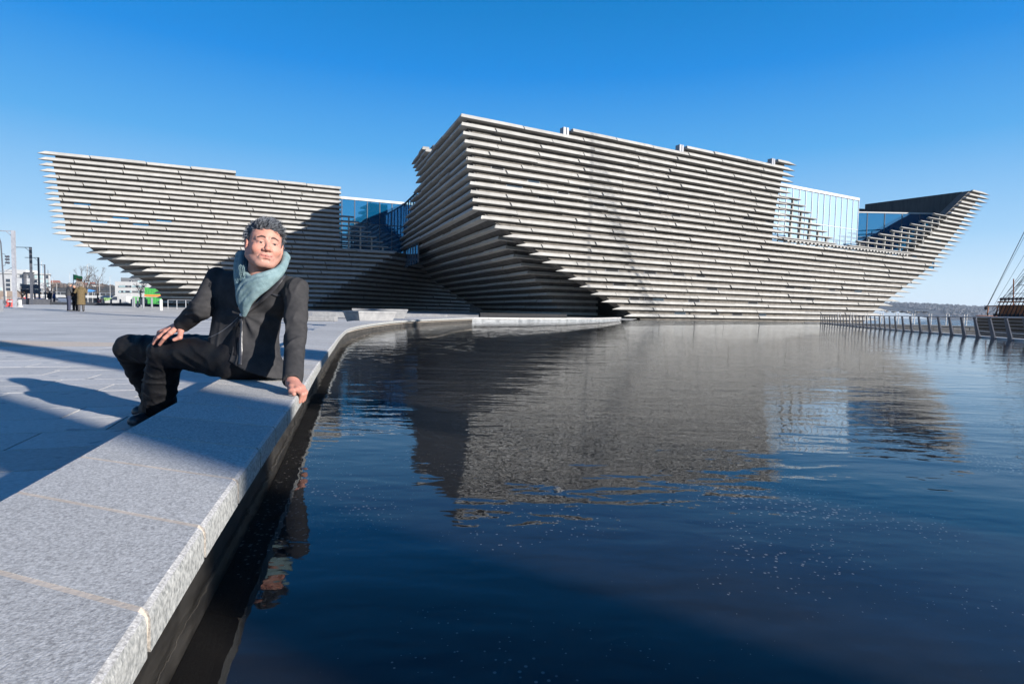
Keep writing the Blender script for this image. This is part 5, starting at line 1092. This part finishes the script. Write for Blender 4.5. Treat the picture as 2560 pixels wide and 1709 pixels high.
def head_tone(p):
    q = (p - HC) @ HR; X = np.abs(q[:, 0]); c = np.tile(np.array([.44, .235, .185]), (len(p), 1))
    def blob(cx, cy, cz, rx, ry, rz): return np.exp(-(((X - cx) / rx) ** 2 + ((q[:, 1] - cy) / ry) ** 2 + ((q[:, 2] - cz) / rz) ** 2))
    def mixc(w_, col):
        nonlocal c; w_ = np.clip(w_, 0, 1)[:, None]; c = c * (1 - w_) + np.array(col) * w_
    mixc(.75 * blob(.045, .065, -.03, .022, .03, .02), (.46, .17, .12)); mixc(.7 * blob(0, .108, -.03, .015, .02, .016), (.47, .18, .13)); mixc(.5 * blob(0, .08, .06, .05, .05, .02), (.45, .20, .14)); mixc(.6 * blob(.083, -.004, 0, .02, .03, .035), (.46, .17, .12))
    lip = np.maximum(np.exp(-(((q[:, 2] + .0565 - X * .02) / .0036) ** 2)), np.exp(-(((q[:, 2] + .0682 - X * .30) / .0046) ** 2))) * (X < .028) * (q[:, 1] > .08); mixc(.8 * lip, (.40, .12, .10))
    mixc(1.0 * np.exp(-(((q[:, 2] + .0620 - X * .17) / .0021) ** 2)) * (X < .0265) * (q[:, 1] > .072), (.035, .01, .01))
    bz = np.interp(X, [.012, .022, .032, .050], [.0290, .0335, .0340, .0265]); brow = np.exp(-(((q[:, 2] - bz) / np.interp(X, [.012, .03, .052], [.0052, .0054, .0034])) ** 4)) * (X > .0125) * (X < .051) * (q[:, 1] > .05); mixc(.97 * brow, (.008, .007, .007))
    mixc(.9 * np.exp(-(((q[:, 2] - .0075 + ((X - .031) * 14) ** 2 * .01) / .0017) ** 2)) * (np.abs(X - .031) < .0155) * (q[:, 1] > .07), (.03, .02, .02))
    beard = (q[:, 2] < -.045) * (q[:, 1] > .0) * .22; mixc(beard * (1 - lip), (.25, .18, .16))
    return c
# hands, in world space
def hand_parts(kind):
    if kind == 'R':
        w_ = A_(452, 812, 3.06); kn = [A_(426, 832, 2.995), A_(414, 829, 3.03), A_(405, 829, 3.07), A_(399, 831, 3.11)]
        md = [A_(411, 845, 2.985), A_(397, 843, 3.02), A_(390, 845, 3.06), A_(388, 847, 3.10)]; tp = [A_(399, 861, 3.0), A_(384, 859, 3.03), A_(382, 862, 3.07), A_(384, 862, 3.11)]
        th = [A_(452, 826, 3.02), A_(450, 843, 2.985), A_(435, 849, 2.975)]; bk = A_(470, 795, 3.04)
    else:
        w_ = A_(731, 956, 2.50); kn = [A_(741, 974, 2.42), A_(748, 971, 2.445), A_(753, 969, 2.47), A_(756, 968, 2.495)]
        md = [A_(756, 985, 2.41), A_(761, 983, 2.435), A_(764, 981, 2.46), A_(765, 979, 2.485)]; tp = [A_(749, 1004, 2.415), A_(756, 1002, 2.44), A_(760, 999, 2.465), A_(762, 996, 2.49)]
        th = [A_(728, 968, 2.44), A_(728, 977, 2.40), A_(735, 984, 2.385)]; bk = A_(730, 930, 2.55)
    return w_, kn, md, tp, th, bk
def hand_sdf(kind):
    w_, kn, md, tp, th, bk = hand_parts(kind)
    def f(Q):
        d = cap(Q, bk, w_, .033, .029)
        for i in range(4): d = smin(d, cap(Q, w_, kn[i], .021, .0125), .012)
        for i in range(4):
            r_ = [.0098, .0100, .0095, .0085][i]; g_ = smin(cap(Q, kn[i], md[i], r_ + .001, r_), cap(Q, md[i], tp[i], r_, r_ - .0018), .004); g_ = smin(g_, ell(Q, kn[i], (.0125, .0125, .0125)), .006); d = smin(d, g_, .0035)
        g_ = smin(cap(Q, w_, th[0], .021, .015), cap(Q, th[0], th[1], .015, .0115), .008); g_ = smin(g_, cap(Q, th[1], th[2], .0115, .009), .005); d = smin(d, g_, .006); return d
    P_ = np.array([w_, *kn, *md, *tp, *th, bk]); return f, P_.min(0) - .04, P_.max(0) + .04
def hand_tone(p): 
    R_ = np.random.RandomState(1); return np.tile(np.array([.42, .205, .16]), (len(p), 1))
def core_sdf(Q):
    d = cap(Q, A_(655, 700, 2.99), A_(610, 900, 3.0), .09, .10); d = smin(d, cap(Q, A_(560, 695, 3.1), A_(730, 720, 2.9), .04, .04), .04)
    for a, b, ra, rb in ((A_(740, 722, 2.86), A_(738, 850, 2.73), .04, .032), (A_(738, 850, 2.73), A_(730, 940, 2.53), .032, .026), (A_(542, 694, 3.1), A_(505, 768, 2.97), .04, .032), (A_(505, 768, 2.97), A_(462, 806, 3.04), .032, .026),
                         (A_(600, 905, 2.95), A_(405, 874, 3.1), .07, .05), (A_(405, 874, 3.1), A_(393, 1020, 3.32), .05, .035), (A_(565, 888, 3.15), A_(322, 872, 3.38), .07, .05), (A_(322, 872, 3.38), A_(396, 1005, 3.6), .05, .035)): d = smin(d, cap(Q, a, b, ra, rb), .02)
    return d
parts_ = []
hc = HC; m1, p1_ = mesh_sdf(lambda Q: smin(head_world(Q), cap(Q, NT, NB, .060, .070), .02), hc - [.13, .14, .235], hc + [.13, .14, .14], .0026); add_tone(m1, p1_, head_tone); parts_.append(m1)
for kd in 'RL':
    f_, lo_, hi_ = hand_sdf(kd); m2, p2_ = mesh_sdf(f_, lo_, hi_, .0025); add_tone(m2, p2_, hand_tone); parts_.append(m2)
m3, p3_ = mesh_sdf(core_sdf, (-2.25, 2.4, .1), (-.95, 3.7, 1.02), .02); add_tone(m3, p3_, hand_tone); parts_.append(m3)
bm = bmesh.new()
for m_ in parts_: bm.from_mesh(m_)
me = bpy.data.meshes.new('body'); bm.to_mesh(me); bm.free(); body = link('body', me, SKIN, man)
# eyes
for sd in (-1, 1):
    c = HW((sd * .0312, .0770, .0045)); R_ = HR
    mb = MB(); ns, nr_ = 14, 8; vs = []
    for i in range(nr_ + 1):
        th = math.pi * .5 * i / nr_
        for j in range(ns): a = math.tau * j / ns; v = np.array([math.sin(th) * math.cos(a), math.cos(th), math.sin(th) * math.sin(a)]) * .0125; vs.append(c + R_ @ v)
    mb.add(vs, [(i * ns + j, i * ns + (j + 1) % ns, (i + 1) * ns + (j + 1) % ns, (i + 1) * ns + j) for i in range(nr_) for j in range(ns)]); e = mb.mesh('eye', smooth=True); e.materials.append(mat('eye white', (.26, .22, .21), .3)); e.materials.append(mat('dark iris', (.02, .013, .01), .12))
    g_ = HR @ np.array([.26, .96, .06])
    for f in e.polygons:
        v = np.array(f.center) - c; v /= np.linalg.norm(v); f.material_index = 1 if v @ (g_ / np.linalg.norm(g_)) > .80 else 0
    link('eye', e, None, man)
# hair: cap with a rough surface and many loose strands
hair_m = V('dark grey hair', (.008, .009, .011), (.035, .037, .045), scale=90, detail=6, rough=.55, coord='Geo', bump=.6, bscale=300, dist=.002)
hair_g = V('silver hair', (.09, .10, .115), (.22, .235, .26), scale=80, detail=4, rough=.45, coord='Geo')
def hair_region(q):                                                  # >0 where hair grows (head space)
    X = np.abs(q[..., 0]); y, z = q[..., 1], q[..., 2]
    front = z - (.075 - .15 * X + 3.2 * np.clip(X - .048, 0, 1) * 0) - .0035 * np.sin(q[..., 0] * 210 + 1)
    side = z - (.004 + np.clip(y + .004, 0, .06) * .95 + np.clip(y - .03, 0, 1) * 1.6); back = z + .088
    r = np.where(y > .045, front, np.where(y > -.016, side, back))
    sb_ = (X > .060) * (y > -.004) * (y < .022) * (z > -.010)
    return np.where(sb_, .01, r)
def hair_sdf(Q):
    q = (Q - HC.astype(np.float32)) @ HR.astype(np.float32)
    d = ell(q, (0, -.022, .036), (.0885, .104, .094)); d = smin(d, ell(q, (0, -.065, -.02), (.062, .05, .064)), .03); d = smin(d, ell(q, (0, .026, .062), (.066, .061, .052)), .02)
    d = d + .0025 * np.sin(q[..., 0] * 260 + 3 * np.sin(q[..., 1] * 60)) * (1 + .5 * np.sin(q[..., 2] * 190 + q[..., 1] * 130)) + .004 * np.clip(1 - hair_region(q) / .012, 0, 1)
    return smax(d, -hair_region(q), .003)
mh, ph = mesh_sdf(hair_sdf, hc - [.13, .14, .13], hc + [.13, .14, .16], .003)
mh.materials.append(hair_m); hair = link('hair', mh, None, man)
R_ = np.random.RandomState(5); st = MB(); st2 = MB(); n_ = 0
while n_ < 5200:
    v = R_.randn(3); v /= np.linalg.norm(v); v[2] = abs(v[2]) if R_.rand() < .7 else v[2]; s_ = np.array([0, -.020, .036]) + v * np.array([.0850, .101, .091])
    if s_[1] > .02: s_ = np.array([0, .024, .058]) + v * np.array([.066, .061, .054])
    if hair_region(s_) < -.001: continue
    top = np.clip((s_[2] - .045) / .04, 0, 1); fr_ = np.clip((s_[1] - .02) / .04, 0, 1)
    flow = np.array([.35 * np.sign(s_[0]) * (1 - top) * 0 + .18 * math.sin(s_[0] * 90), -1.0 + .55 * fr_, -.55 * (1 - top) + .35 * fr_ * top]) + np.array([.40 + .15 * math.sin(s_[0] * 60 + s_[1] * 45), .1 * math.sin(s_[0] * 80), 0]) + R_.randn(3) * .10
    flow = flow - v * (flow @ v) * .8; flow /= np.linalg.norm(flow); ln_ = R_.uniform(.030, .056) * (.65 + .45 * top); lift = R_.uniform(.001, .0055) + .006 * top * R_.rand() + (.010 if R_.rand() < .12 else 0)
    if fr_ > .4 and top > .5: lift += .003 + .006 * R_.rand()
    b_ = s_ + flow * ln_ * .45 + v * (lift + .002); e_ = s_ + flow * ln_ + v * (lift * (1.4 if top > .5 else .5) - ln_ * .16)
    gray = .80 if (s_[2] < .055 or abs(s_[0]) > .060) else .62
    tgt = st2 if R_.rand() < gray else st
    tgt.tube([HW(s_ - v * .002), HW(b_), HW(e_)], [.0013, .0011, .0004], 3, cap=False); n_ += 1
st.build('hair_strands', hair_m, man); st2.build('hair_strands', hair_g, man)

# clothes
jacket_m = V('charcoal suiting', (.029, .029, .031), (.043, .042, .044), scale=25, rough=.85, coord='Geo', bump=.35, bscale=420, dist=.0015, spec=.08)
trouser_m = V('waxed black cotton', (.006, .006, .008), (.015, .015, .016), scale=9, rough=.6, coord='Geo', bump=.5, bscale=60, dist=.004, spec=.12)
leather = V('black satin trim', (.03, .03, .035), (.05, .05, .056), scale=30, rough=.32, coord='Geo', spec=.45)
scarf_m = V('teal wool', (.12, .19, .205), (.20, .285, .30), scale=30, detail=6, rough=.92, coord='Geo', bump=.8, bscale=350, dist=.003)
def wn(Q, fr, seed, st=(1, 1, 1)):                                     # smooth pseudo noise, about -1..1
    R_ = np.random.RandomState(seed); o = 0.0; W_ = Q * np.array(st, np.float32)
    w_ = np.sin(W_ @ (R_.randn(3) * fr * .45).astype(np.float32) + R_.rand() * 6) * 1.2
    for i in range(4): k = R_.randn(3); k = k / np.linalg.norm(k) * fr * R_.uniform(.7, 1.5); o = o + np.sin(W_ @ k.astype(np.float32) + w_ * (1 + i * .4) + R_.rand() * 6)
    return o / 2.6
def crease(Q, fr, seed, st=(1, 1, 1)): return np.clip(1 - np.abs(wn(Q, fr, seed, st)) * 1.6, 0, 1) ** 2     # thin ridges
SL = [A_(741, 722, 2.865), A_(740, 790, 2.80), A_(738, 850, 2.73), A_(731, 950, 2.515)]
SRr = [A_(543, 692, 3.10), A_(505, 768, 2.95), A_(451, 815, 3.055)]
def jacket(Q):
    d = cap(Q, A_(592, 738, 3.05), A_(690, 742, 2.95), .108, .104)
    d = smin(d, cap(Q, A_(570, 705, 3.09), A_(722, 720, 2.90), .060, .060), .05)
    d = smin(d, cap(Q, A_(650, 680, 3.02), A_(650, 720, 3.0), .085, .1), .05)
    d = smin(d, cap(Q, A_(592, 805, 3.04), A_(646, 806, 2.96), .118, .108), .05)
    d = smin(d, cap(Q, A_(585, 865, 3.03), A_(638, 870, 2.96), .126, .116), .05)
    d = smin(d, cap(Q, A_(590, 930, 3.0), A_(646, 940, 2.92), .136, .142), .05)
    # folds radiating from the button and across the waist
    B0 = A_(603, 787, 2.83).astype(np.float32); v = Q - B0; an = np.arctan2(v[..., 2], v[..., 0]); rr_ = np.sqrt((v ** 2).sum(-1)) + 1e-4
    d = d + .0060 * np.sin(an * 9 + 1.0) * np.exp(-((rr_ - .10) / .075) ** 2) * (v[..., 1] < .12)
    d = d - .0055 * crease(Q, 20, 3, (1.6, 1, .5)) * np.clip((.86 - Q[..., 2]) * 4, .25, 1)
    # sleeves
    def arm(pts, rs, seed):
        g_ = None; Ls = [np.linalg.norm(pts[1] - pts[0]), .0, .06] if len(pts) < 4 else [.02, .06, .02]
        for i in range(len(pts) - 1):
            a, b = pts[i].astype(np.float32), pts[i + 1].astype(np.float32); ba = b - a; t_ = np.clip(((Q - a) @ ba) / float(ba @ ba), 0, 1); rd = rs[i] + (rs[i + 1] - rs[i]) * t_
            s_ = (Q - a) @ (ba / np.linalg.norm(ba)); c_ = np.linalg.norm(Q - a - t_[..., None] * ba, axis=-1) - rd - .0075 * crease(Q, 42, int(seed * 10), (.7, .7, 1.5)) * np.exp(-((s_ - (Ls[i])) / .09) ** 2) - .0018 * wn(Q, 36, int(seed * 7)) ; g_ = c_ if g_ is None else smin(g_, c_, .02)
        return g_
    aL = arm(SL, [.056, .050, .046, .045], .7); eL = nu(SL[3] - SL[2]).astype(np.float32); aL = np.maximum(aL, (Q - A_(730.5, 953, 2.505).astype(np.float32)) @ eL)
    gs = SL[0].astype(np.float32); sg = np.abs((Q - gs) @ nu([-.80, .1, -.25]).astype(np.float32) - .038); d = smin(d, aL, .014); d = d + .0030 * np.exp(-(sg / .0035) ** 2) * (np.linalg.norm(Q - gs, axis=-1) < .12)
    aR = arm(SRr, [.054, .052, .043], 2.1); eR = nu(SRr[2] - SRr[1]).astype(np.float32); aR = np.maximum(aR, (Q - A_(456, 813, 3.05).astype(np.float32)) @ eR)
    d = smin(d, aR, .015)
    hem = (.530 - .36 * (Q[..., 0] + 1.37)) - Q[..., 2]; inarm = np.minimum(aL, aR) < .012
    d = np.where(inarm, d, np.maximum(d, hem)); 
    # cutaway front: left of the button line the jacket swings open
    return np.maximum(d, Q[..., 2] - 1.07)
mj_, pj = mesh_sdf(jacket, (-2.02, 2.40, .38), (-.93, 3.30, 1.10), .0062); link('jacket', mj_, jacket_m, man)
KN, AN, KF, AF = A_(411, 880, 3.10), A_(393, 1030, 3.33), A_(326, 872, 3.38), A_(398, 1012, 3.62)
def limb(Q, a, b, ra, rb, fr, am, seed):
    a = a.astype(np.float32); b = b.astype(np.float32); ba = b - a; t_ = np.clip(((Q - a) @ ba) / float(ba @ ba), 0, 1); s_ = (Q - a) @ (ba / np.linalg.norm(ba))
    return np.linalg.norm(Q - a - t_[..., None] * ba, axis=-1) - (ra + (rb - ra) * t_) - am * 2.2 * crease(Q, fr * .45, int(seed * 10) + 5, (.8, .8, 1.4)) - .0015 * wn(Q, 30, int(seed * 9))
def trousers(Q):
    d = cap(Q, A_(575, 900, 3.03), A_(630, 912, 2.98), .108, .098); d = smin(d, cap(Q, A_(592, 921, 2.92), A_(650, 921, 2.93), .078, .070), .05)
    d = smin(d, limb(Q, A_(590, 893, 2.97), KN, .108, .074, 60, .0035, 1), .05); d = smin(d, limb(Q, KN, AN, .077, .090, 75, .0045, 2.2), .025)
    d = smin(d, limb(Q, A_(560, 880, 3.14), KF, .100, .078, 60, .003, 3), .04); d = smin(d, limb(Q, KF, AF, .080, .070, 75, .004, .3), .025)
    d = d + .0035 * np.sin(Q[..., 0] * 30 - Q[..., 2] * 45 + 2 * np.sin(Q[..., 0] * 13)) * np.exp(-((Q[..., 0] + 1.6) / .2) ** 2)
    d = np.maximum(d, (ZB + .004 - Q[..., 2]) * (Q[..., 0] > -1.62) * (Q[..., 1] < 3.2) + -1e3 * ((Q[..., 0] <= -1.62) | (Q[..., 1] >= 3.2)))
    return np.maximum(d, .175 - Q[..., 2])
mt_, pt_ = mesh_sdf(trousers, (-2.55, 2.70, .15), (-1.10, 3.66, .78), .0075); link('trousers', mt_, trouser_m, man)
for (an, sd) in ((AN, 0), (AF, 1)):
    dx = nu([-.18, -.98, 0]) if sd == 0 else nu([-.2, -.98, 0])
    def fs(Q, an=an, dx=dx):
        b0 = np.array([an[0], an[1], PZ + .045]); f_ = smin(cap(Q, b0 - dx * .05, b0 + dx * .16, .048, .036), cap(Q, b0, np.array([an[0], an[1], an[2] + .03]), .05, .055), .03); return np.maximum(f_, PZ + .026 - Q[..., 2])
    lo_ = np.array([an[0] - .32, an[1] - .25, PZ]); ms_, _ = mesh_sdf(fs, lo_, lo_ + [.5, .42, .24], .008); link('shoe', ms_, leather, man)
# scarf
def ropes(Q, pts, rs, k=.012):
    g_ = None
    for i in range(len(pts) - 1):
        c_ = cap(Q, pts[i], pts[i + 1], rs[i], rs[i + 1]); g_ = c_ if g_ is None else np.minimum(g_, c_)
    return g_
def PT(l):
    P_ = np.array([A_(*q) for q in l]); o = []
    for i in range(len(P_) - 1):
        p0, p1, p2, p3 = P_[max(i - 1, 0)], P_[i], P_[i + 1], P_[min(i + 2, len(P_) - 1)]
        for t in (0, .5): o.append(.5 * ((2 * p1) + (p2 - p0) * t + (2 * p0 - 5 * p1 + 4 * p2 - p3) * t * t + (3 * p1 - p0 - 3 * p2 + p3) * t**3))
    return np.array(o + [P_[-1]])
S_ = [(PT([(712, 636, 2.97), (711, 655, 2.89), (694, 675, 2.82), (662, 687, 2.785), (632, 696, 2.785), (607, 712, 2.80), (597, 738, 2.815), (600, 766, 2.83)]), .0165),
      (PT([(716, 646, 2.95), (709, 667, 2.865), (686, 689, 2.80), (654, 700, 2.768), (626, 709, 2.775), (607, 727, 2.795), (602, 752, 2.815), (606, 780, 2.83)]), .0160),
      (PT([(712, 661, 2.93), (704, 679, 2.85), (680, 698, 2.795), (651, 711, 2.768), (626, 723, 2.78), (610, 742, 2.80), (606, 765, 2.82), (608, 785, 2.835)]), .0150),
      (PT([(709, 668, 2.91), (698, 688, 2.84), (672, 709, 2.79), (646, 724, 2.772), (627, 739, 2.785), (614, 757, 2.80), (609, 786, 2.83)]), .0150),
      (PT([(705, 676, 2.89), (690, 697, 2.83), (664, 720, 2.788), (641, 738, 2.782), (624, 757, 2.795), (610, 786, 2.832)]), .0130),
      (PT([(714, 644, 2.96), (704, 644, 3.03), (662, 642, 3.07), (618, 638, 3.05), (600, 638, 2.99)]), .024),
      (PT([(600, 638, 2.99), (594, 658, 2.93), (594, 690, 2.88), (597, 714, 2.85), (599, 738, 2.84)]), .0190),
      (PT([(606, 634, 2.98), (603, 660, 2.91), (606, 690, 2.86), (614, 704, 2.825)]), .0170),
      (PT([(614, 652, 2.97), (613, 668, 2.91), (617, 688, 2.85), (630, 698, 2.81)]), .0130)]
def scarf(Q):
    d = None
    for j, (pts, r_) in enumerate(S_):
        n_ = len(pts); g_ = ropes(Q, pts, [r_ * (.45 if (j < 4 and i == n_ - 1) else (.8 if j < 4 and i == n_ - 2 else 1)) for i in range(n_)], .02); d = g_ if d is None else smin(d, g_, .006)
    return d - .0012 * wn(Q, 60, 4)
ms_, _ = mesh_sdf(scarf, A_(655, 700, 2.9) - [.19, .20, .24], A_(655, 700, 2.9) + [.19, .24, .20], .0042); sc_o = link('scarf', ms_, scarf_m, man)
fr = MB(); R_ = random.Random(2)
for i in range(70):
    a = A_(606 + R_.uniform(-5, 9), 668 + R_.uniform(-8, 22), 2.848 + R_.uniform(-.01, .01)); b = a + np.array([R_.uniform(-.004, .014), -.018, R_.uniform(-.05, -.02)]); fr.tube([a, (a + b) / 2 + [0, -.006, .004], b], [.0012, .0012, .0006], 3, cap=False)
fr.build('fringe', scarf_m, sc_o)
# trims laid on the jacket surface, found by walking a sight line to the cloth
def surf(px, py, f, off=.0, y0=2.3, y1=3.5):
    ys_ = np.linspace(y0, y1, 900); d_ = ray(px, py); Q = (CAMP[None] + d_[None] * (ys_ / d_[1])[:, None]).astype(np.float32)[None, None]; v = f(Q)[0, 0]; k = np.argmax(v < off); return Q[0, 0, k].astype(float) if v[k] < off else None
def ribbon(pl, w_, f, name, m, parent, off=.003, n_=40, th=.003):
    pl = catmull(pl, 14); s_ = np.r_[0, np.cumsum(np.hypot(*np.diff(pl, axis=0).T))]; q = np.linspace(0, s_[-1], n_); X_ = np.c_[np.interp(q, s_, pl[:, 0]), np.interp(q, s_, pl[:, 1])]; T_ = np.gradient(X_, axis=0); T_ /= np.linalg.norm(T_, axis=1)[:, None]; Nn = np.c_[-T_[:, 1], T_[:, 0]]
    W_ = np.interp(q / s_[-1], np.linspace(0, 1, len(w_)), w_); vs, fs, last = [], [], None
    for x_, n1, ww in zip(X_, Nn, W_):
        a, b, c = surf(*(x_ - n1 * ww / 2), f, off), surf(*x_, f, off), surf(*(x_ + n1 * ww / 2), f, off)
        if a is None or b is None or c is None: last = None; continue
        k = len(vs); vs += [a, b, c]
        if last is not None: fs += [(last, last + 1, k + 1, k), (last + 1, last + 2, k + 2, k + 1)]
        last = k
    if not fs: return None
    mb = MB(); mb.add(vs, fs); me = mb.mesh(name, smooth=True); o = link(name, me, m, parent); sm = o.modifiers.new('thickness', 'SOLIDIFY'); sm.thickness = th; sm.offset = 0; return o
ribbon([(722, 672), (704, 694), (680, 724), (650, 752), (628, 770), (612, 784)], [9, 12, 13, 12, 8, 4], jacket, 'lapel', leather, man, off=.005)
ribbon([(602, 797), (602, 830), (602, 870), (600, 911)], [7, 9, 9, 8], jacket, 'front_facing', leather, man)
ribbon([(677, 733), (690, 738), (702, 739)], [4, 6, 5], jacket, 'pocket_welt', leather, man, n_=14)
pale_edge = mat('pale lining edge', (.12, .125, .14), .5)
ribbon([(596, 792), (578, 809), (552, 829), (528, 841), (505, 849)], [1.0, 1.2, 1.2, 1.0], jacket, 'lining_edge', pale_edge, man, off=.0012, th=.0012)
ribbon([(598, 800), (592, 826), (583, 856), (574, 884)], [3, 24, 44, 58], jacket, 'shirt', trouser_m, man, off=.002, n_=30)
bp_ = surf(603.5, 787, jacket, .004); bt = MB(); rr_ = nu(CAMP - bp_)
bt.tube([bp_, bp_ + rr_ * .004, bp_ + rr_ * .006], [.0095, .0095, .006], 16); bt.build('button', steel, man)

# ------------------------------------------------------------------ air
hz_ = MB().box((1250, 3395, 43), (10800, 7450, 94)).mesh('haze'); hm = bpy.data.materials.new('haze air'); hm.use_nodes = True; hn = hm.node_tree
for n_ in list(hn.nodes):
    if n_.type == 'BSDF_PRINCIPLED': hn.nodes.remove(n_)
pv = hn.nodes.new('ShaderNodeVolumePrincipled'); pv.inputs['Color'].default_value = (.72, .84, 1.0, 1); pv.inputs['Density'].default_value = .00010; pv.inputs['Anisotropy'].default_value = .2
hn.links.new(pv.outputs[0], hn.nodes['Material Output'].inputs['Volume']); hz_.materials.append(hm); ho = bpy.data.objects.new('haze', hz_); COL.objects.link(ho); ho['kind'] = 'stuff'
